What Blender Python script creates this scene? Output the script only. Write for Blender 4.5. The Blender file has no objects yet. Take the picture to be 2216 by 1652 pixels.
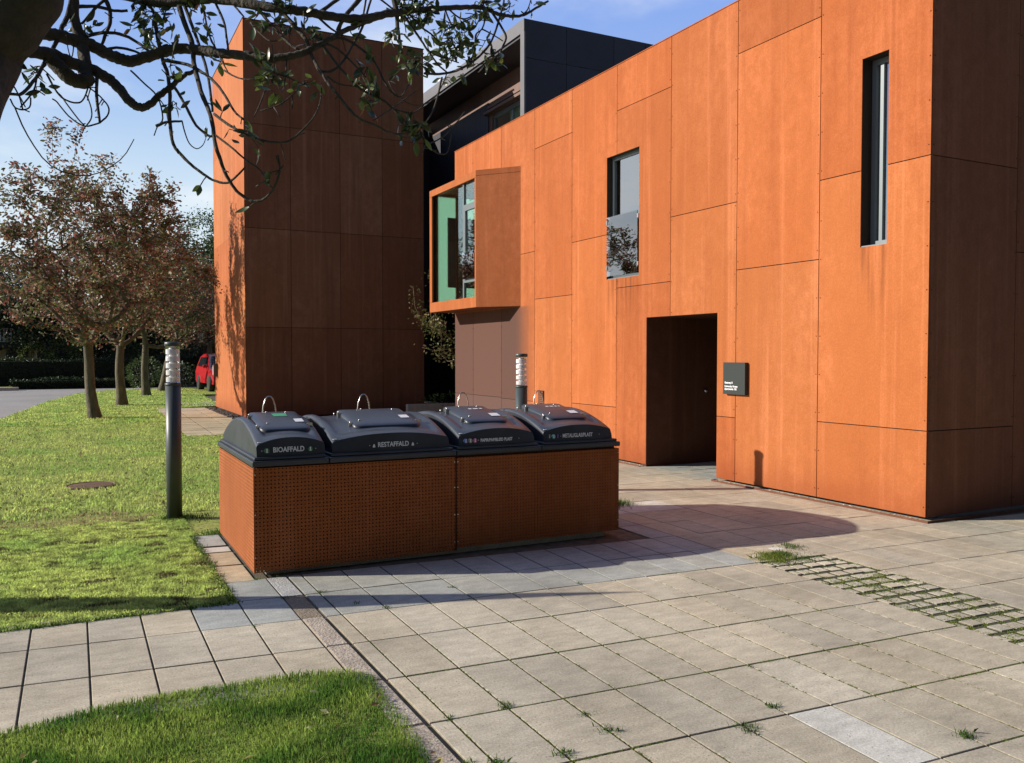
import bpy, math, random
import numpy as np
from mathutils import Vector, Matrix, noise as mnoise
R = math.radians
sc = bpy.context.scene
# ---------------------------------------------------------------- camera
cam_d = bpy.data.cameras.new('camera'); cam = bpy.data.objects.new('camera', cam_d)
sc.collection.objects.link(cam); sc.camera = cam
cam.location = (0, 0, 1.6)
cam.rotation_euler = (R(90 - 1.77), 0, R(-27.2))
cam_d.sensor_fit = 'HORIZONTAL'; cam_d.sensor_width = 36
cam_d.lens = 1844 / 2216 * 36
cam_d.clip_start = 0.05; cam_d.clip_end = 2000
sc.render.resolution_x = 1024; sc.render.resolution_y = 763
# ---------------------------------------------------------------- light
SUN_EL = 22.6
SKYTINT = (1.0, 0.95, 1.1)
SDX, SDY = 0.918, -0.397          # where the sunlight travels to, on the ground
w = bpy.data.worlds.new('World'); sc.world = w; w.use_nodes = True
nt = w.node_tree; nt.nodes.clear()
def N(t, typ, **k):
    n = t.nodes.new(typ)
    for a, b in k.items():
        if a.startswith('i_'): n.inputs[a[2:].replace('_', ' ')].default_value = b
        else: setattr(n, a, b)
    return n
out = N(nt, 'ShaderNodeOutputWorld'); bg = N(nt, 'ShaderNodeBackground')
sky = N(nt, 'ShaderNodeTexSky'); sky.sky_type = 'NISHITA'; sky.sun_disc = False
sky.sun_elevation = R(SUN_EL)
sun_from = math.atan2(-SDX, -SDY)   # compass angle from +Y towards +X
sky.sun_rotation = sun_from
sky.air_density = 1.0; sky.dust_density = 0.4; sky.ozone_density = 1.6
tc = N(nt, 'ShaderNodeTexCoord')
sep = N(nt, 'ShaderNodeSeparateXYZ'); nt.links.new(tc.outputs['Generated'], sep.inputs[0])
mx = N(nt, 'ShaderNodeMath', operation='MAXIMUM'); nt.links.new(sep.outputs[2], mx.inputs[0]); mx.inputs[1].default_value = 0.0
ad = N(nt, 'ShaderNodeMath', operation='ADD'); nt.links.new(mx.outputs[0], ad.inputs[0]); ad.inputs[1].default_value = 0.22
dv = N(nt, 'ShaderNodeVectorMath', operation='DIVIDE'); nt.links.new(tc.outputs['Generated'], dv.inputs[0])
cmb = N(nt, 'ShaderNodeCombineXYZ'); nt.links.new(ad.outputs[0], cmb.inputs[0]); nt.links.new(ad.outputs[0], cmb.inputs[1]); cmb.inputs[2].default_value = 1
nt.links.new(cmb.outputs[0], dv.inputs[1])
mp = N(nt, 'ShaderNodeMapping'); mp.inputs['Location'].default_value = (0.35, 0.2, 0); mp.inputs['Scale'].default_value = (1, 1, 1.0)
nt.links.new(dv.outputs[0], mp.inputs[0])
cn = N(nt, 'ShaderNodeTexNoise'); cn.inputs['Scale'].default_value = 1.25; cn.inputs['Detail'].default_value = 7; cn.inputs['Roughness'].default_value = 0.55
nt.links.new(mp.outputs[0], cn.inputs['Vector'])
cr = N(nt, 'ShaderNodeMapRange'); cr.interpolation_type = 'SMOOTHSTEP'
cr.inputs['From Min'].default_value = 0.46; cr.inputs['From Max'].default_value = 0.70
cr.inputs['To Max'].default_value = 0.85
nt.links.new(cn.outputs['Fac'], cr.inputs['Value'])
# more cloud towards the horizon
hz = N(nt, 'ShaderNodeMapRange'); hz.interpolation_type = 'SMOOTHSTEP'
hz.inputs['From Min'].default_value = 0.04; hz.inputs['From Max'].default_value = 0.30; hz.inputs['To Min'].default_value = 0.75; hz.inputs['To Max'].default_value = 0.0
nt.links.new(sep.outputs[2], hz.inputs['Value'])
cm = N(nt, 'ShaderNodeMath', operation='ADD', use_clamp=True); nt.links.new(cr.outputs[0], cm.inputs[0]); nt.links.new(hz.outputs[0], cm.inputs[1])
# the clouds stand over the far side of the site; the sky behind the photographer is clear
dt = N(nt, 'ShaderNodeVectorMath', operation='DOT_PRODUCT'); nt.links.new(tc.outputs['Generated'], dt.inputs[0]); dt.inputs[1].default_value = (0.2, 0.98, 0)
fm = N(nt, 'ShaderNodeMapRange'); fm.interpolation_type = 'SMOOTHSTEP'; fm.inputs['From Min'].default_value = -0.15; fm.inputs['From Max'].default_value = 0.45
nt.links.new(dt.outputs['Value'], fm.inputs['Value'])
cm2 = N(nt, 'ShaderNodeMath', operation='MULTIPLY'); nt.links.new(cm.outputs[0], cm2.inputs[0]); nt.links.new(fm.outputs[0], cm2.inputs[1]); cm = cm2
wb = N(nt, 'ShaderNodeVectorMath', operation='MULTIPLY'); nt.links.new(sky.outputs[0], wb.inputs[0]); wb.inputs[1].default_value = SKYTINT
cl = N(nt, 'ShaderNodeMix', data_type='RGBA'); cl.inputs['B'].default_value = (11.6, 12.3, 12.8, 1)
nt.links.new(cm.outputs[0], cl.inputs['Factor']); veil = N(nt, 'ShaderNodeMix', data_type='RGBA'); veil.inputs['B'].default_value = (3.1, 5.4, 12.2, 1)
vc = N(nt, 'ShaderNodeMix', data_type='RGBA'); ve = N(nt, 'ShaderNodeMapRange'); ve.interpolation_type = 'SMOOTHSTEP'; ve.inputs['From Min'].default_value = 0.10; ve.inputs['From Max'].default_value = 0.40
nt.links.new(sep.outputs[2], ve.inputs['Value']); nt.links.new(ve.outputs[0], vc.inputs['Factor']); vc.inputs['A'].default_value = (7.6, 10.6, 12.6, 1); vc.inputs['B'].default_value = (3.7, 5.9, 12.3, 1); nt.links.new(vc.outputs['Result'], veil.inputs['B'])
vf = N(nt, 'ShaderNodeMath', operation='MULTIPLY'); nt.links.new(fm.outputs[0], vf.inputs[0]); vf.inputs[1].default_value = 0.85
nt.links.new(vf.outputs[0], veil.inputs['Factor']); nt.links.new(wb.outputs[0], veil.inputs['A']); nt.links.new(veil.outputs['Result'], cl.inputs['A'])
nt.links.new(cl.outputs['Result'], bg.inputs[0]); bg.inputs[1].default_value = 0.06
nt.links.new(bg.outputs[0], out.inputs[0])
sd = bpy.data.lights.new('sun', 'SUN'); sd.energy = 5.0; sd.angle = R(0.53); sd.color = (1.0, 0.92, 0.80)
so = bpy.data.objects.new('sun', sd); sc.collection.objects.link(so)
d = Vector((SDX, SDY, -math.tan(R(SUN_EL)) * math.hypot(SDX, SDY)))
so.rotation_euler = d.to_track_quat('-Z', 'Y').to_euler(); so.location = (-6, 4, 12)
vs = sc.view_settings; vs.view_transform = 'Standard'; vs.look = 'None'; vs.exposure = 0.38; vs.gamma = 1; vs.use_curve_mapping = False
sc.render.engine = 'CYCLES'
sc.cycles.max_bounces = 6; sc.cycles.transparent_max_bounces = 12

# ---------------------------------------------------------------- helpers
C = sc.collection
def put(o, parent=None, **p):
    C.objects.link(o)
    if parent is not None: o.parent = parent
    for k, v in p.items(): o[k] = v
    return o
def thing(name, label, cat, group=None, loc=(0, 0, 0)):
    o = bpy.data.objects.new(name, None); o.location = loc; o.empty_display_size = 0.2
    put(o); o['label'] = label; o['category'] = cat
    if group: o['group'] = group
    return o
def tag(o, label, cat, group=None):
    o['label'] = label; o['category'] = cat
    if group: o['group'] = group
    return o
class MB:
    def __init__(s): s.v = []; s.f = []; s.c = []; s.sm = []
    def face(s, pts, col=(1, 1, 1), smooth=False):
        b = len(s.v); s.v += [tuple(p) for p in pts]; s.f.append(tuple(range(b, b + len(pts)))); s.c.append(col); s.sm.append(smooth)
    def box(s, a, b, col=(1, 1, 1)):
        x0, y0, z0 = a; x1, y1, z1 = b
        k = len(s.v)
        s.v += [(x0,y0,z0),(x1,y0,z0),(x1,y1,z0),(x0,y1,z0),(x0,y0,z1),(x1,y0,z1),(x1,y1,z1),(x0,y1,z1)]
        for f in ((0,3,2,1),(4,5,6,7),(0,1,5,4),(1,2,6,5),(2,3,7,6),(3,0,4,7)):
            s.f.append(tuple(k + i for i in f)); s.c.append(col); s.sm.append(False)
    def prism(s, poly, z0, z1, col=(1, 1, 1)):      # poly ccw list of xy
        n = len(poly); k = len(s.v)
        s.v += [(p[0], p[1], z0) for p in poly] + [(p[0], p[1], z1) for p in poly]
        s.f.append(tuple(k + n + i for i in range(n))); s.f.append(tuple(k + n - 1 - i for i in range(n)))
        for i in range(n): s.f.append((k + i, k + (i + 1) % n, k + n + (i + 1) % n, k + n + i))
        s.c += [col] * (n + 2); s.sm += [False] * (n + 2)
    def tube(s, path, rad, n=8, col=(1, 1, 1), cap=True):
        path = [Vector(p) for p in path]
        if not hasattr(rad, '__len__'): rad = [rad] * len(path)
        k = len(s.v); up = Vector((0.31, 0.17, 0.93)).normalized(); prev = None
        for i, p in enumerate(path):
            t = (path[min(i + 1, len(path) - 1)] - path[max(i - 1, 0)])
            t = t.normalized() if t.length > 1e-9 else Vector((0, 0, 1))
            if prev is None:
                a = t.cross(up)
                if a.length < 1e-3: a = t.cross(Vector((1, 0, 0)))
                a.normalize()
            else:
                a = prev - t * prev.dot(t)
                a = a.normalized() if a.length > 1e-6 else t.orthogonal().normalized()
            prev = a; b = t.cross(a)
            for j in range(n):
                q = 2 * math.pi * j / n
                s.v.append(tuple(p + (a * math.cos(q) + b * math.sin(q)) * rad[i]))
        for i in range(len(path) - 1):
            for j in range(n):
                s.f.append((k + i*n + j, k + i*n + (j+1) % n, k + (i+1)*n + (j+1) % n, k + (i+1)*n + j)); s.c.append(col); s.sm.append(True)
        if cap:
            s.f.append(tuple(k + n - 1 - j for j in range(n))); s.f.append(tuple(k + (len(path)-1)*n + j for j in range(n)))
            s.c += [col, col]; s.sm += [False, False]
    def cyl(s, c, r, z0, z1, n=24, col=(1, 1, 1)):
        s.tube([(c[0], c[1], z0), (c[0], c[1], z1)], [r, r], n, col)
    def lathe(s, c, prof, n=28, col=(1, 1, 1)):      # prof list of (r,z)
        s.tube([(c[0], c[1], z) for r, z in prof], [r for r, z in prof], n, col)
    def build(s, name, mat, parent=None, bevel=0, kind=None, fixn=True):
        me = bpy.data.meshes.new(name); me.from_pydata(s.v, [], s.f)
        ca = me.color_attributes.new('tint', 'FLOAT_COLOR', 'CORNER')
        arr = np.ones((len(me.loops), 4), np.float32)
        lt = np.array([len(f) for f in s.f]); arr[:, :3] = np.repeat(np.array(s.c, np.float32).reshape(-1, 3), lt, axis=0)
        ca.data.foreach_set('color', arr.ravel())
        me.polygons.foreach_set('use_smooth', s.sm)
        me.materials.append(mat); me.update()
        o = bpy.data.objects.new(name, me); put(o, parent)
        if bevel:
            m = o.modifiers.new('bevel', 'BEVEL'); m.width = bevel; m.segments = 2; m.limit_method = 'ANGLE'; m.angle_limit = R(40)
        if kind: o['kind'] = kind
        return o
def npmesh(name, V, F, mat, parent=None, col=None, smooth=False):
    """V (n,3), F (m,k) all faces k-gons, col (m,3)"""
    me = bpy.data.meshes.new(name); m, k = F.shape
    me.vertices.add(len(V)); me.vertices.foreach_set('co', V.astype(np.float32).ravel())
    me.loops.add(m * k); me.loops.foreach_set('vertex_index', F.astype(np.int32).ravel())
    me.polygons.add(m); me.polygons.foreach_set('loop_start', np.arange(0, m * k, k, dtype=np.int32))
    if smooth: me.polygons.foreach_set('use_smooth', np.ones(m, bool))
    if col is not None:
        ca = me.color_attributes.new('tint', 'FLOAT_COLOR', 'CORNER')
        a = np.ones((m * k, 4), np.float32); a[:, :3] = np.repeat(col, k, axis=0); ca.data.foreach_set('color', a.ravel())
    me.materials.append(mat); me.update(calc_edges=True); me.validate()
    o = bpy.data.objects.new(name, me); put(o, parent); return o
# ---------------------------------------------------------------- materials
def mat(name, col=(0.5, 0.5, 0.5), rough=0.7, metal=0.0, tint=False, spec=0.5, coat=0.0):
    m = bpy.data.materials.new(name); m.use_nodes = True; t = m.node_tree; b = t.nodes['Principled BSDF']
    b.inputs['Base Color'].default_value = (*col, 1); b.inputs['Roughness'].default_value = rough; b.inputs['Metallic'].default_value = metal
    b.inputs['Specular IOR Level'].default_value = spec
    if coat: b.inputs['Coat Weight'].default_value = coat; b.inputs['Coat Roughness'].default_value = 0.1
    m['b'] = 1
    if tint:
        a = N(t, 'ShaderNodeVertexColor'); a.layer_name = 'tint'
        x = N(t, 'ShaderNodeMix', data_type='RGBA', blend_type='MULTIPLY'); x.inputs['Factor'].default_value = 1
        x.inputs['A'].default_value = (*col, 1); t.links.new(a.outputs['Color'], x.inputs['B']); t.links.new(x.outputs['Result'], b.inputs['Base Color'])
    return m
def parts(m): t = m.node_tree; return t, t.nodes['Principled BSDF']
def vary(m, amount=0.15, scale=8, detail=5, stretch=(1, 1, 1), rough_amt=0, bump=0, bscale=60, bdist=0.004, second=None):
    """multiply the base colour by noise; optional bump"""
    t, b = parts(m); L = t.links
    geo = N(t, 'ShaderNodeTexCoord'); mp = N(t, 'ShaderNodeMapping'); mp.inputs['Scale'].default_value = stretch
    L.new(geo.outputs['Object'], mp.inputs[0])
    n = N(t, 'ShaderNodeTexNoise'); n.inputs['Scale'].default_value = scale; n.inputs['Detail'].default_value = detail; n.inputs['Roughness'].default_value = 0.6
    L.new(mp.outputs[0], n.inputs['Vector'])
    r = N(t, 'ShaderNodeMapRange'); r.inputs['From Min'].default_value = 0.3; r.inputs['From Max'].default_value = 0.7
    r.inputs['To Min'].default_value = 1 - amount; r.inputs['To Max'].default_value = 1 + amount
    L.new(n.outputs['Fac'], r.inputs['Value'])
    bc = b.inputs['Base Color']
    v = N(t, 'ShaderNodeVectorMath', operation='SCALE')
    if bc.is_linked: L.new(bc.links[0].from_socket, v.inputs[0])
    else: v.inputs[0].default_value = bc.default_value[:3]
    L.new(r.outputs[0], v.inputs['Scale']); L.new(v.outputs[0], bc)
    if rough_amt:
        q = N(t, 'ShaderNodeMapRange'); q.inputs['To Min'].default_value = b.inputs['Roughness'].default_value - rough_amt; q.inputs['To Max'].default_value = b.inputs['Roughness'].default_value + rough_amt
        L.new(n.outputs['Fac'], q.inputs['Value']); L.new(q.outputs[0], b.inputs['Roughness'])
    if bump:
        n2 = N(t, 'ShaderNodeTexNoise'); n2.inputs['Scale'].default_value = bscale; n2.inputs['Detail'].default_value = 6; L.new(geo.outputs['Object'], n2.inputs['Vector'])
        bp = N(t, 'ShaderNodeBump'); bp.inputs['Strength'].default_value = bump; bp.inputs['Distance'].default_value = bdist
        L.new(n2.outputs['Fac'], bp.inputs['Height']); L.new(bp.outputs[0], b.inputs['Normal'])
    return m
def corten(name, col, dark, rough=0.85, streak=0.5, bay_shade_runoff=False, spec=0.25, foot=True):
    m = mat(name, (1, 1, 1), rough, tint=True, spec=spec); t, b = parts(m); L = t.links
    tintout = b.inputs['Base Color'].links[0].from_socket
    g = N(t, 'ShaderNodeNewGeometry')
    def nz(scale, st, det=5, ro=0.6):
        mp = N(t, 'ShaderNodeMapping'); mp.inputs['Scale'].default_value = st; L.new(g.outputs['Position'], mp.inputs[0])
        n = N(t, 'ShaderNodeTexNoise'); n.inputs['Scale'].default_value = scale; n.inputs['Detail'].default_value = det; n.inputs['Roughness'].default_value = ro
        L.new(mp.outputs[0], n.inputs['Vector']); return n.outputs['Fac']
    def rng(s, a, b_, c=0, d_=1):
        r = N(t, 'ShaderNodeMapRange'); r.interpolation_type = 'SMOOTHSTEP'
        r.inputs['From Min'].default_value = a; r.inputs['From Max'].default_value = b_; r.inputs['To Min'].default_value = c; r.inputs['To Max'].default_value = d_
        L.new(s, r.inputs['Value']); return r.outputs[0]
    def mixc(f, A, B, bt='MIX'):
        x = N(t, 'ShaderNodeMix', data_type='RGBA', blend_type=bt)
        if isinstance(f, (int, float)): x.inputs['Factor'].default_value = f
        else: L.new(f, x.inputs['Factor'])
        for s, v in (('A', A), ('B', B)):
            if isinstance(v, tuple): x.inputs[s].default_value = (*v, 1)
            else: L.new(v, x.inputs[s])
        return x.outputs['Result']
    big = rng(nz(0.9, (1, 1, 0.6)), 0.35, 0.68); blot = rng(nz(1.7, (1, 1, .7), 7, .72), .50, .74, 0, .55)
    st = rng(nz(2.3, (1.6, 1.6, 0.09), 6, 0.7), 0.46, 0.72)
    fine = rng(nz(55, (1, 1, 1), 4, 0.75), 0.25, 0.8)
    mott = rng(nz(7, (1, 1, .8), 7, 0.75), 0.3, 0.75)
    light = tuple(min(1, c * 1.2 + 0.018) for c in col)
    c1 = mixc(big, col, light)
    k1 = mixc(0.86, dark, col)
    c2 = mixc(mott, k1, c1)
    streakc = mixc(0.35, dark, col)
    sf = N(t, 'ShaderNodeMath', operation='MULTIPLY'); L.new(st, sf.inputs[0]); sf.inputs[1].default_value = streak
    st2 = rng(nz(3.1, (2.2, 2.2, 0.05), 5, 0.6), 0.52, 0.74, 0, .7); c2 = mixc(st2, c2, tuple(min(1, c * 1.3 + .03) for c in col))
    c2 = mixc(blot, c2, mixc(0.5, dark, col)); c3 = mixc(sf.outputs[0], c2, streakc)
    fc = rng(fine, 0, 1, 0.90, 1.10)
    v = N(t, 'ShaderNodeVectorMath', operation='SCALE'); L.new(c3, v.inputs[0]); L.new(fc, v.inputs['Scale'])
    cur = v.outputs[0]
    sx = N(t, 'ShaderNodeSeparateXYZ'); L.new(g.outputs['Position'], sx.inputs[0])
    if foot:
        # splash-back wear close to the ground
        fn = nz(3, (1, 1, 1)); ff = N(t, 'ShaderNodeMath', operation='MULTIPLY_ADD'); L.new(fn, ff.inputs[0]); ff.inputs[1].default_value = 0.5; L.new(sx.outputs[2], ff.inputs[2])
        fm = rng(ff.outputs[0], 0.25, 0.75, 0.55, 0)
        cur = mixc(fm, cur, (col[0] * 0.62, col[1] * 0.48, col[2] * 0.55))
    if bay_shade_runoff:
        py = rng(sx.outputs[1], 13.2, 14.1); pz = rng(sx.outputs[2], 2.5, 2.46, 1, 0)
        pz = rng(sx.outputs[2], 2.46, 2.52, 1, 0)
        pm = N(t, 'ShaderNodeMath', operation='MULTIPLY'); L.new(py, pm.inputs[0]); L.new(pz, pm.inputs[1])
        cur = mixc(pm.outputs[0], cur, (0.105, 0.053, 0.041))  # the bay's shade painted on the wall below it as a darker mauve
        # run-off stains below the two windows and the sign
        def mul(a, b_):
            n = N(t, 'ShaderNodeMath', operation='MULTIPLY')
            for i, q in enumerate((a, b_)):
                if isinstance(q, (int, float)): n.inputs[i].default_value = q
                else: L.new(q, n.inputs[i])
            return n.outputs[0]
        dn = rng(nz(7, (1, 2.5, .12), 4), .42, .66)
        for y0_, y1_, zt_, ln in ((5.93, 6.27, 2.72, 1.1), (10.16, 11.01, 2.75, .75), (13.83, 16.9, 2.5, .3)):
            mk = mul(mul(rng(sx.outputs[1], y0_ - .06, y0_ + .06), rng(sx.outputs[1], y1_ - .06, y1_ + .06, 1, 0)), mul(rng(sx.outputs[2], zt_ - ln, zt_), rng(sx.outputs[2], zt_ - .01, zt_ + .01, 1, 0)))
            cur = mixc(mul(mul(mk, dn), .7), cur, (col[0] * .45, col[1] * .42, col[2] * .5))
    x = N(t, 'ShaderNodeMix', data_type='RGBA', blend_type='MULTIPLY'); x.inputs['Factor'].default_value = 1
    L.new(cur, x.inputs['A']); L.new(tintout, x.inputs['B']); L.new(x.outputs['Result'], b.inputs['Base Color'])
    bp = N(t, 'ShaderNodeBump'); bp.inputs['Strength'].default_value = 0.35; bp.inputs['Distance'].default_value = 0.002
    L.new(fine, bp.inputs['Height']); L.new(bp.outputs[0], b.inputs['Normal'])
    return m
M = {}
M['corten'] = corten('weathering_steel_orange', (0.385, 0.112, 0.030), (0.25, 0.060, 0.016), bay_shade_runoff=True, streak=0.6)
M['corten_brown_shade'] = corten('weathering_steel_brown_shade', (0.205, 0.086, 0.045), (0.12, 0.047, 0.027), streak=0.8)  # brown steel darkened in colour to carry the shade of the sunless walls
M['corten_bin'] = corten('weathering_steel_perforated', (0.33, 0.098, 0.026), (0.20, 0.055, 0.016), foot=False, streak=0.4)
def perforate(m, pitch=0.0272, rad=0.0060):
    t, b = parts(m); L = t.links
    g = N(t, 'ShaderNodeNewGeometry'); s = N(t, 'ShaderNodeSeparateXYZ'); L.new(g.outputs['Position'], s.inputs[0])
    def mth(op, a, b_=None, c=None):
        n = N(t, 'ShaderNodeMath', operation=op)
        for i, v in enumerate((a, b_, c)):
            if v is None: continue
            if isinstance(v, (int, float)): n.inputs[i].default_value = v
            else: L.new(v, n.inputs[i])
        return n.outputs[0]
    xy = mth('ADD', s.outputs[0], s.outputs[1])
    u = mth('SUBTRACT', mth('FRACT', mth('DIVIDE', xy, pitch)), 0.5)
    v = mth('SUBTRACT', mth('FRACT', mth('DIVIDE', s.outputs[2], pitch)), 0.5)
    dd = mth('SQRT', mth('ADD', mth('MULTIPLY', u, u), mth('MULTIPLY', v, v)))
    hole = mth('LESS_THAN', dd, rad / pitch)
    tr = N(t, 'ShaderNodeBsdfTransparent'); mxs = N(t, 'ShaderNodeMixShader')
    o = [n for n in t.nodes if n.type == 'OUTPUT_MATERIAL'][0]
    L.new(hole, mxs.inputs[0]); L.new(b.outputs[0], mxs.inputs[1]); L.new(tr.outputs[0], mxs.inputs[2]); L.new(mxs.outputs[0], o.inputs[0])
perforate(M['corten_bin'])
M['corten_edge'] = corten('weathering_steel_edging', (0.15, 0.06, 0.035), (0.08, 0.03, 0.015), foot=False)
M['core'] = mat('dark_substructure', (0.03, 0.018, 0.012), 0.9)
M['inside'] = mat('dark_interior', (0.03, 0.03, 0.032), 0.9)
M['slab'] = vary(vary(vary(mat('concrete_slab', (1, 1, 1), 0.9, tint=True, spec=0.2), 0.24, 1.1, 7), 0.16, 7, 6, (1, 2.2, 1)), 0.2, 85, 4, bump=0.45, bscale=130, bdist=0.003)
def specks(m, scale=75, size=.13, col=(.72, .70, .64), keep=.35):
    t, b = parts(m); L = t.links; g = N(t, 'ShaderNodeNewGeometry'); v = N(t, 'ShaderNodeTexVoronoi'); v.inputs['Scale'].default_value = scale; L.new(g.outputs['Position'], v.inputs['Vector'])
    a = N(t, 'ShaderNodeMath', operation='LESS_THAN'); L.new(v.outputs['Distance'], a.inputs[0]); a.inputs[1].default_value = size
    sp = N(t, 'ShaderNodeSeparateColor'); L.new(v.outputs['Color'], sp.inputs[0]); c = N(t, 'ShaderNodeMath', operation='LESS_THAN'); L.new(sp.outputs[0], c.inputs[0]); c.inputs[1].default_value = keep
    f = N(t, 'ShaderNodeMath', operation='MULTIPLY'); L.new(a.outputs[0], f.inputs[0]); L.new(c.outputs[0], f.inputs[1])
    x = N(t, 'ShaderNodeMix', data_type='RGBA'); L.new(f.outputs[0], x.inputs['Factor']); L.new(b.inputs['Base Color'].links[0].from_socket, x.inputs['A']); x.inputs['B'].default_value = (*col, 1); L.new(x.outputs['Result'], b.inputs['Base Color'])
specks(M['slab']); specks(M['slab'], 48, .16, (.22, .19, .15), .3)
M['kerbstone'] = vary(vary(mat('exposed_aggregate', (1, 1, 1), 0.9, tint=True, spec=0.2), 0.2, 6, 6), 0.35, 90, 3, bump=0.9, bscale=70, bdist=0.008)
M['sand'] = vary(mat('joint_sand', (0.13, 0.105, 0.07), 1.0), 0.4, 12, 6, bump=0.6, bscale=90, bdist=0.01)
M['soil'] = vary(mat('soil', (0.10, 0.08, 0.05), 1.0), 0.3, 3, 6)
M['asphalt'] = vary(vary(mat('asphalt', (0.30, 0.285, 0.27), 0.9), 0.10, 0.5, 5), 0.18, 60, 3, bump=0.5, bscale=90, bdist=0.01)
M['plastic'] = vary(mat('dark_blue_plastic', (0.034, 0.040, 0.052), 0.38, spec=0.5), 0.2, 5, 5, rough_amt=0.08, bump=0.06, bscale=300, bdist=0.001)
M['steel'] = mat('stainless_steel', (0.55, 0.54, 0.52), 0.28, 1.0)
M['post'] = vary(mat('grey_powder_coat', (0.055, 0.068, 0.070), 0.42), 0.1, 9)
M['reflector'] = mat('louvre_white', (0.88, 0.88, 0.90), 0.3, 0.0)
M['white'] = mat('white_print', (0.75, 0.76, 0.78), 0.6)
M['printgrey'] = mat('pale_print', (0.72, 0.75, 0.80), 0.6)
M['green'] = mat('green_print', (0.05, 0.36, 0.15), 0.5)
M['dgreen'] = mat('dark_green_print', (0.04, 0.16, 0.06), 0.5)
M['blue'] = mat('blue_print', (0.05, 0.12, 0.38), 0.5)
M['teal'] = mat('teal_print', (0.06, 0.25, 0.30), 0.5)
M['pink'] = mat('pink_print', (0.45, 0.10, 0.28), 0.5)
M['violet'] = mat('violet_print', (0.16, 0.10, 0.38), 0.5)
M['greyp'] = mat('grey_print', (0.2, 0.2, 0.2), 0.5)
M['signgrey'] = mat('sign_grey', (0.048, 0.055, 0.053), 0.85, spec=0.15)
M['alu'] = mat('window_frame_grey', (0.17, 0.20, 0.215), 0.4, 0.2)
M['black_panel'] = vary(mat('black_cladding', (0.036, 0.036, 0.050), 0.55, tint=True), 0.15, 2, 5)
M['fascia'] = vary(mat('grey_fascia', (0.125, 0.122, 0.135), 0.6), 0.1, 2, 5)
M['brown_wall'] = vary(mat('brown_cladding', (0.165, 0.095, 0.075), 0.6), 0.2, 2, 5, (1, 1, 0.3))
M['mint'] = mat('mint_wall', (0.42, 0.80, 0.60), 0.8)
def translucent(name, col):
    m = mat(name, col, .9); t, b = parts(m); tr = N(t, 'ShaderNodeBsdfTranslucent'); tr.inputs[0].default_value = (*col, 1); mx_ = N(t, 'ShaderNodeMixShader'); mx_.inputs[0].default_value = .9
    o = [n for n in t.nodes if n.type == 'OUTPUT_MATERIAL'][0]; t.links.new(b.outputs[0], mx_.inputs[1]); t.links.new(tr.outputs[0], mx_.inputs[2]); t.links.new(mx_.outputs[0], o.inputs[0]); return m
M['bay_sheet'] = translucent('translucent_bay_sheet', (.72, .98, .84))
M['curtain'] = vary(mat('pale_green_curtain', (0.42, 0.66, 0.52), 0.9), 0.1, 4)
M['rubble'] = vary(mat('pale_pebbles', (1, 1, 1), 0.9, tint=True), 0.2, 40)
def glass(name, tint=(0.75, 0.9, 0.82), refl=1.0, base=0.06):
    m = bpy.data.materials.new(name); m.use_nodes = True; t = m.node_tree; t.nodes.clear(); L = t.links
    o = N(t, 'ShaderNodeOutputMaterial'); tr = N(t, 'ShaderNodeBsdfTransparent'); tr.inputs[0].default_value = (*tint, 1)
    gl = N(t, 'ShaderNodeBsdfGlossy'); gl.inputs['Roughness'].default_value = 0.015; gl.inputs[0].default_value = (0.95, 0.97, 1, 1)
    fr = N(t, 'ShaderNodeFresnel'); fr.inputs[0].default_value = 1.5
    ma = N(t, 'ShaderNodeMath', operation='MULTIPLY_ADD', use_clamp=True); ma.inputs[1].default_value = refl; ma.inputs[2].default_value = base
    mx_ = N(t, 'ShaderNodeMixShader'); L.new(fr.outputs[0], ma.inputs[0]); L.new(ma.outputs[0], mx_.inputs[0]); L.new(tr.outputs[0], mx_.inputs[1]); L.new(gl.outputs[0], mx_.inputs[2]); L.new(mx_.outputs[0], o.inputs[0])
    return m
M['glass'] = glass('window_glass', (0.30, 0.36, 0.36), 1.4, 0.36)
M['glass_bay'] = glass('green_tinted_glass', (0.90, 1.0, 0.95), 0.5, 0.01)
M['glass_clear'] = glass('clear_guard_glass', (0.96, 0.98, 0.98), 1.2, 0.24)
def leafmat(name, rough=0.5, transl=0.3, spec=0.4):
    m = mat(name, (1, 1, 1), rough, tint=True, spec=spec); t, b = parts(m); L = t.links
    tr = N(t, 'ShaderNodeBsdfTranslucent'); L.new(b.inputs['Base Color'].links[0].from_socket, tr.inputs[0])
    mx_ = N(t, 'ShaderNodeMixShader'); mx_.inputs[0].default_value = transl
    o = [n for n in t.nodes if n.type == 'OUTPUT_MATERIAL'][0]
    L.new(b.outputs[0], mx_.inputs[1]); L.new(tr.outputs[0], mx_.inputs[2]); L.new(mx_.outputs[0], o.inputs[0]); return m
M['leaf'] = leafmat('leaves'); M['grass'] = leafmat('grass_blades', 0.6, 0.45, 0.3); M['glossleaf'] = leafmat('glossy_leaves', 0.33, 0.25, 0.6)
M['bark'] = vary(mat('bark', (0.115, 0.10, 0.065), 0.95), 0.45, 9, 6, (1, 1, 0.35), bump=1.0, bscale=30, bdist=0.02)
M['darkbark'] = vary(mat('dark_bark', (0.045, 0.038, 0.028), 0.9), 0.4, 14, 6, bump=1.0, bscale=45, bdist=0.012)
M['paint_red'] = vary(mat('red_car_paint', (0.50, 0.012, 0.02), 0.3, coat=0.6), 0.05, 2)
M['tyre'] = mat('tyre_rubber', (0.02, 0.02, 0.02), 0.8); M['carglass'] = mat('car_glass', (0.02, 0.025, 0.03), 0.08, spec=0.8)
M['headlamp'] = mat('headlamp_lens', (0.8, 0.82, 0.85), 0.12, 0.3)
M['tan'] = vary(mat('tan_render', (0.42, 0.34, 0.16), 0.9), 0.1, 2)
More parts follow.
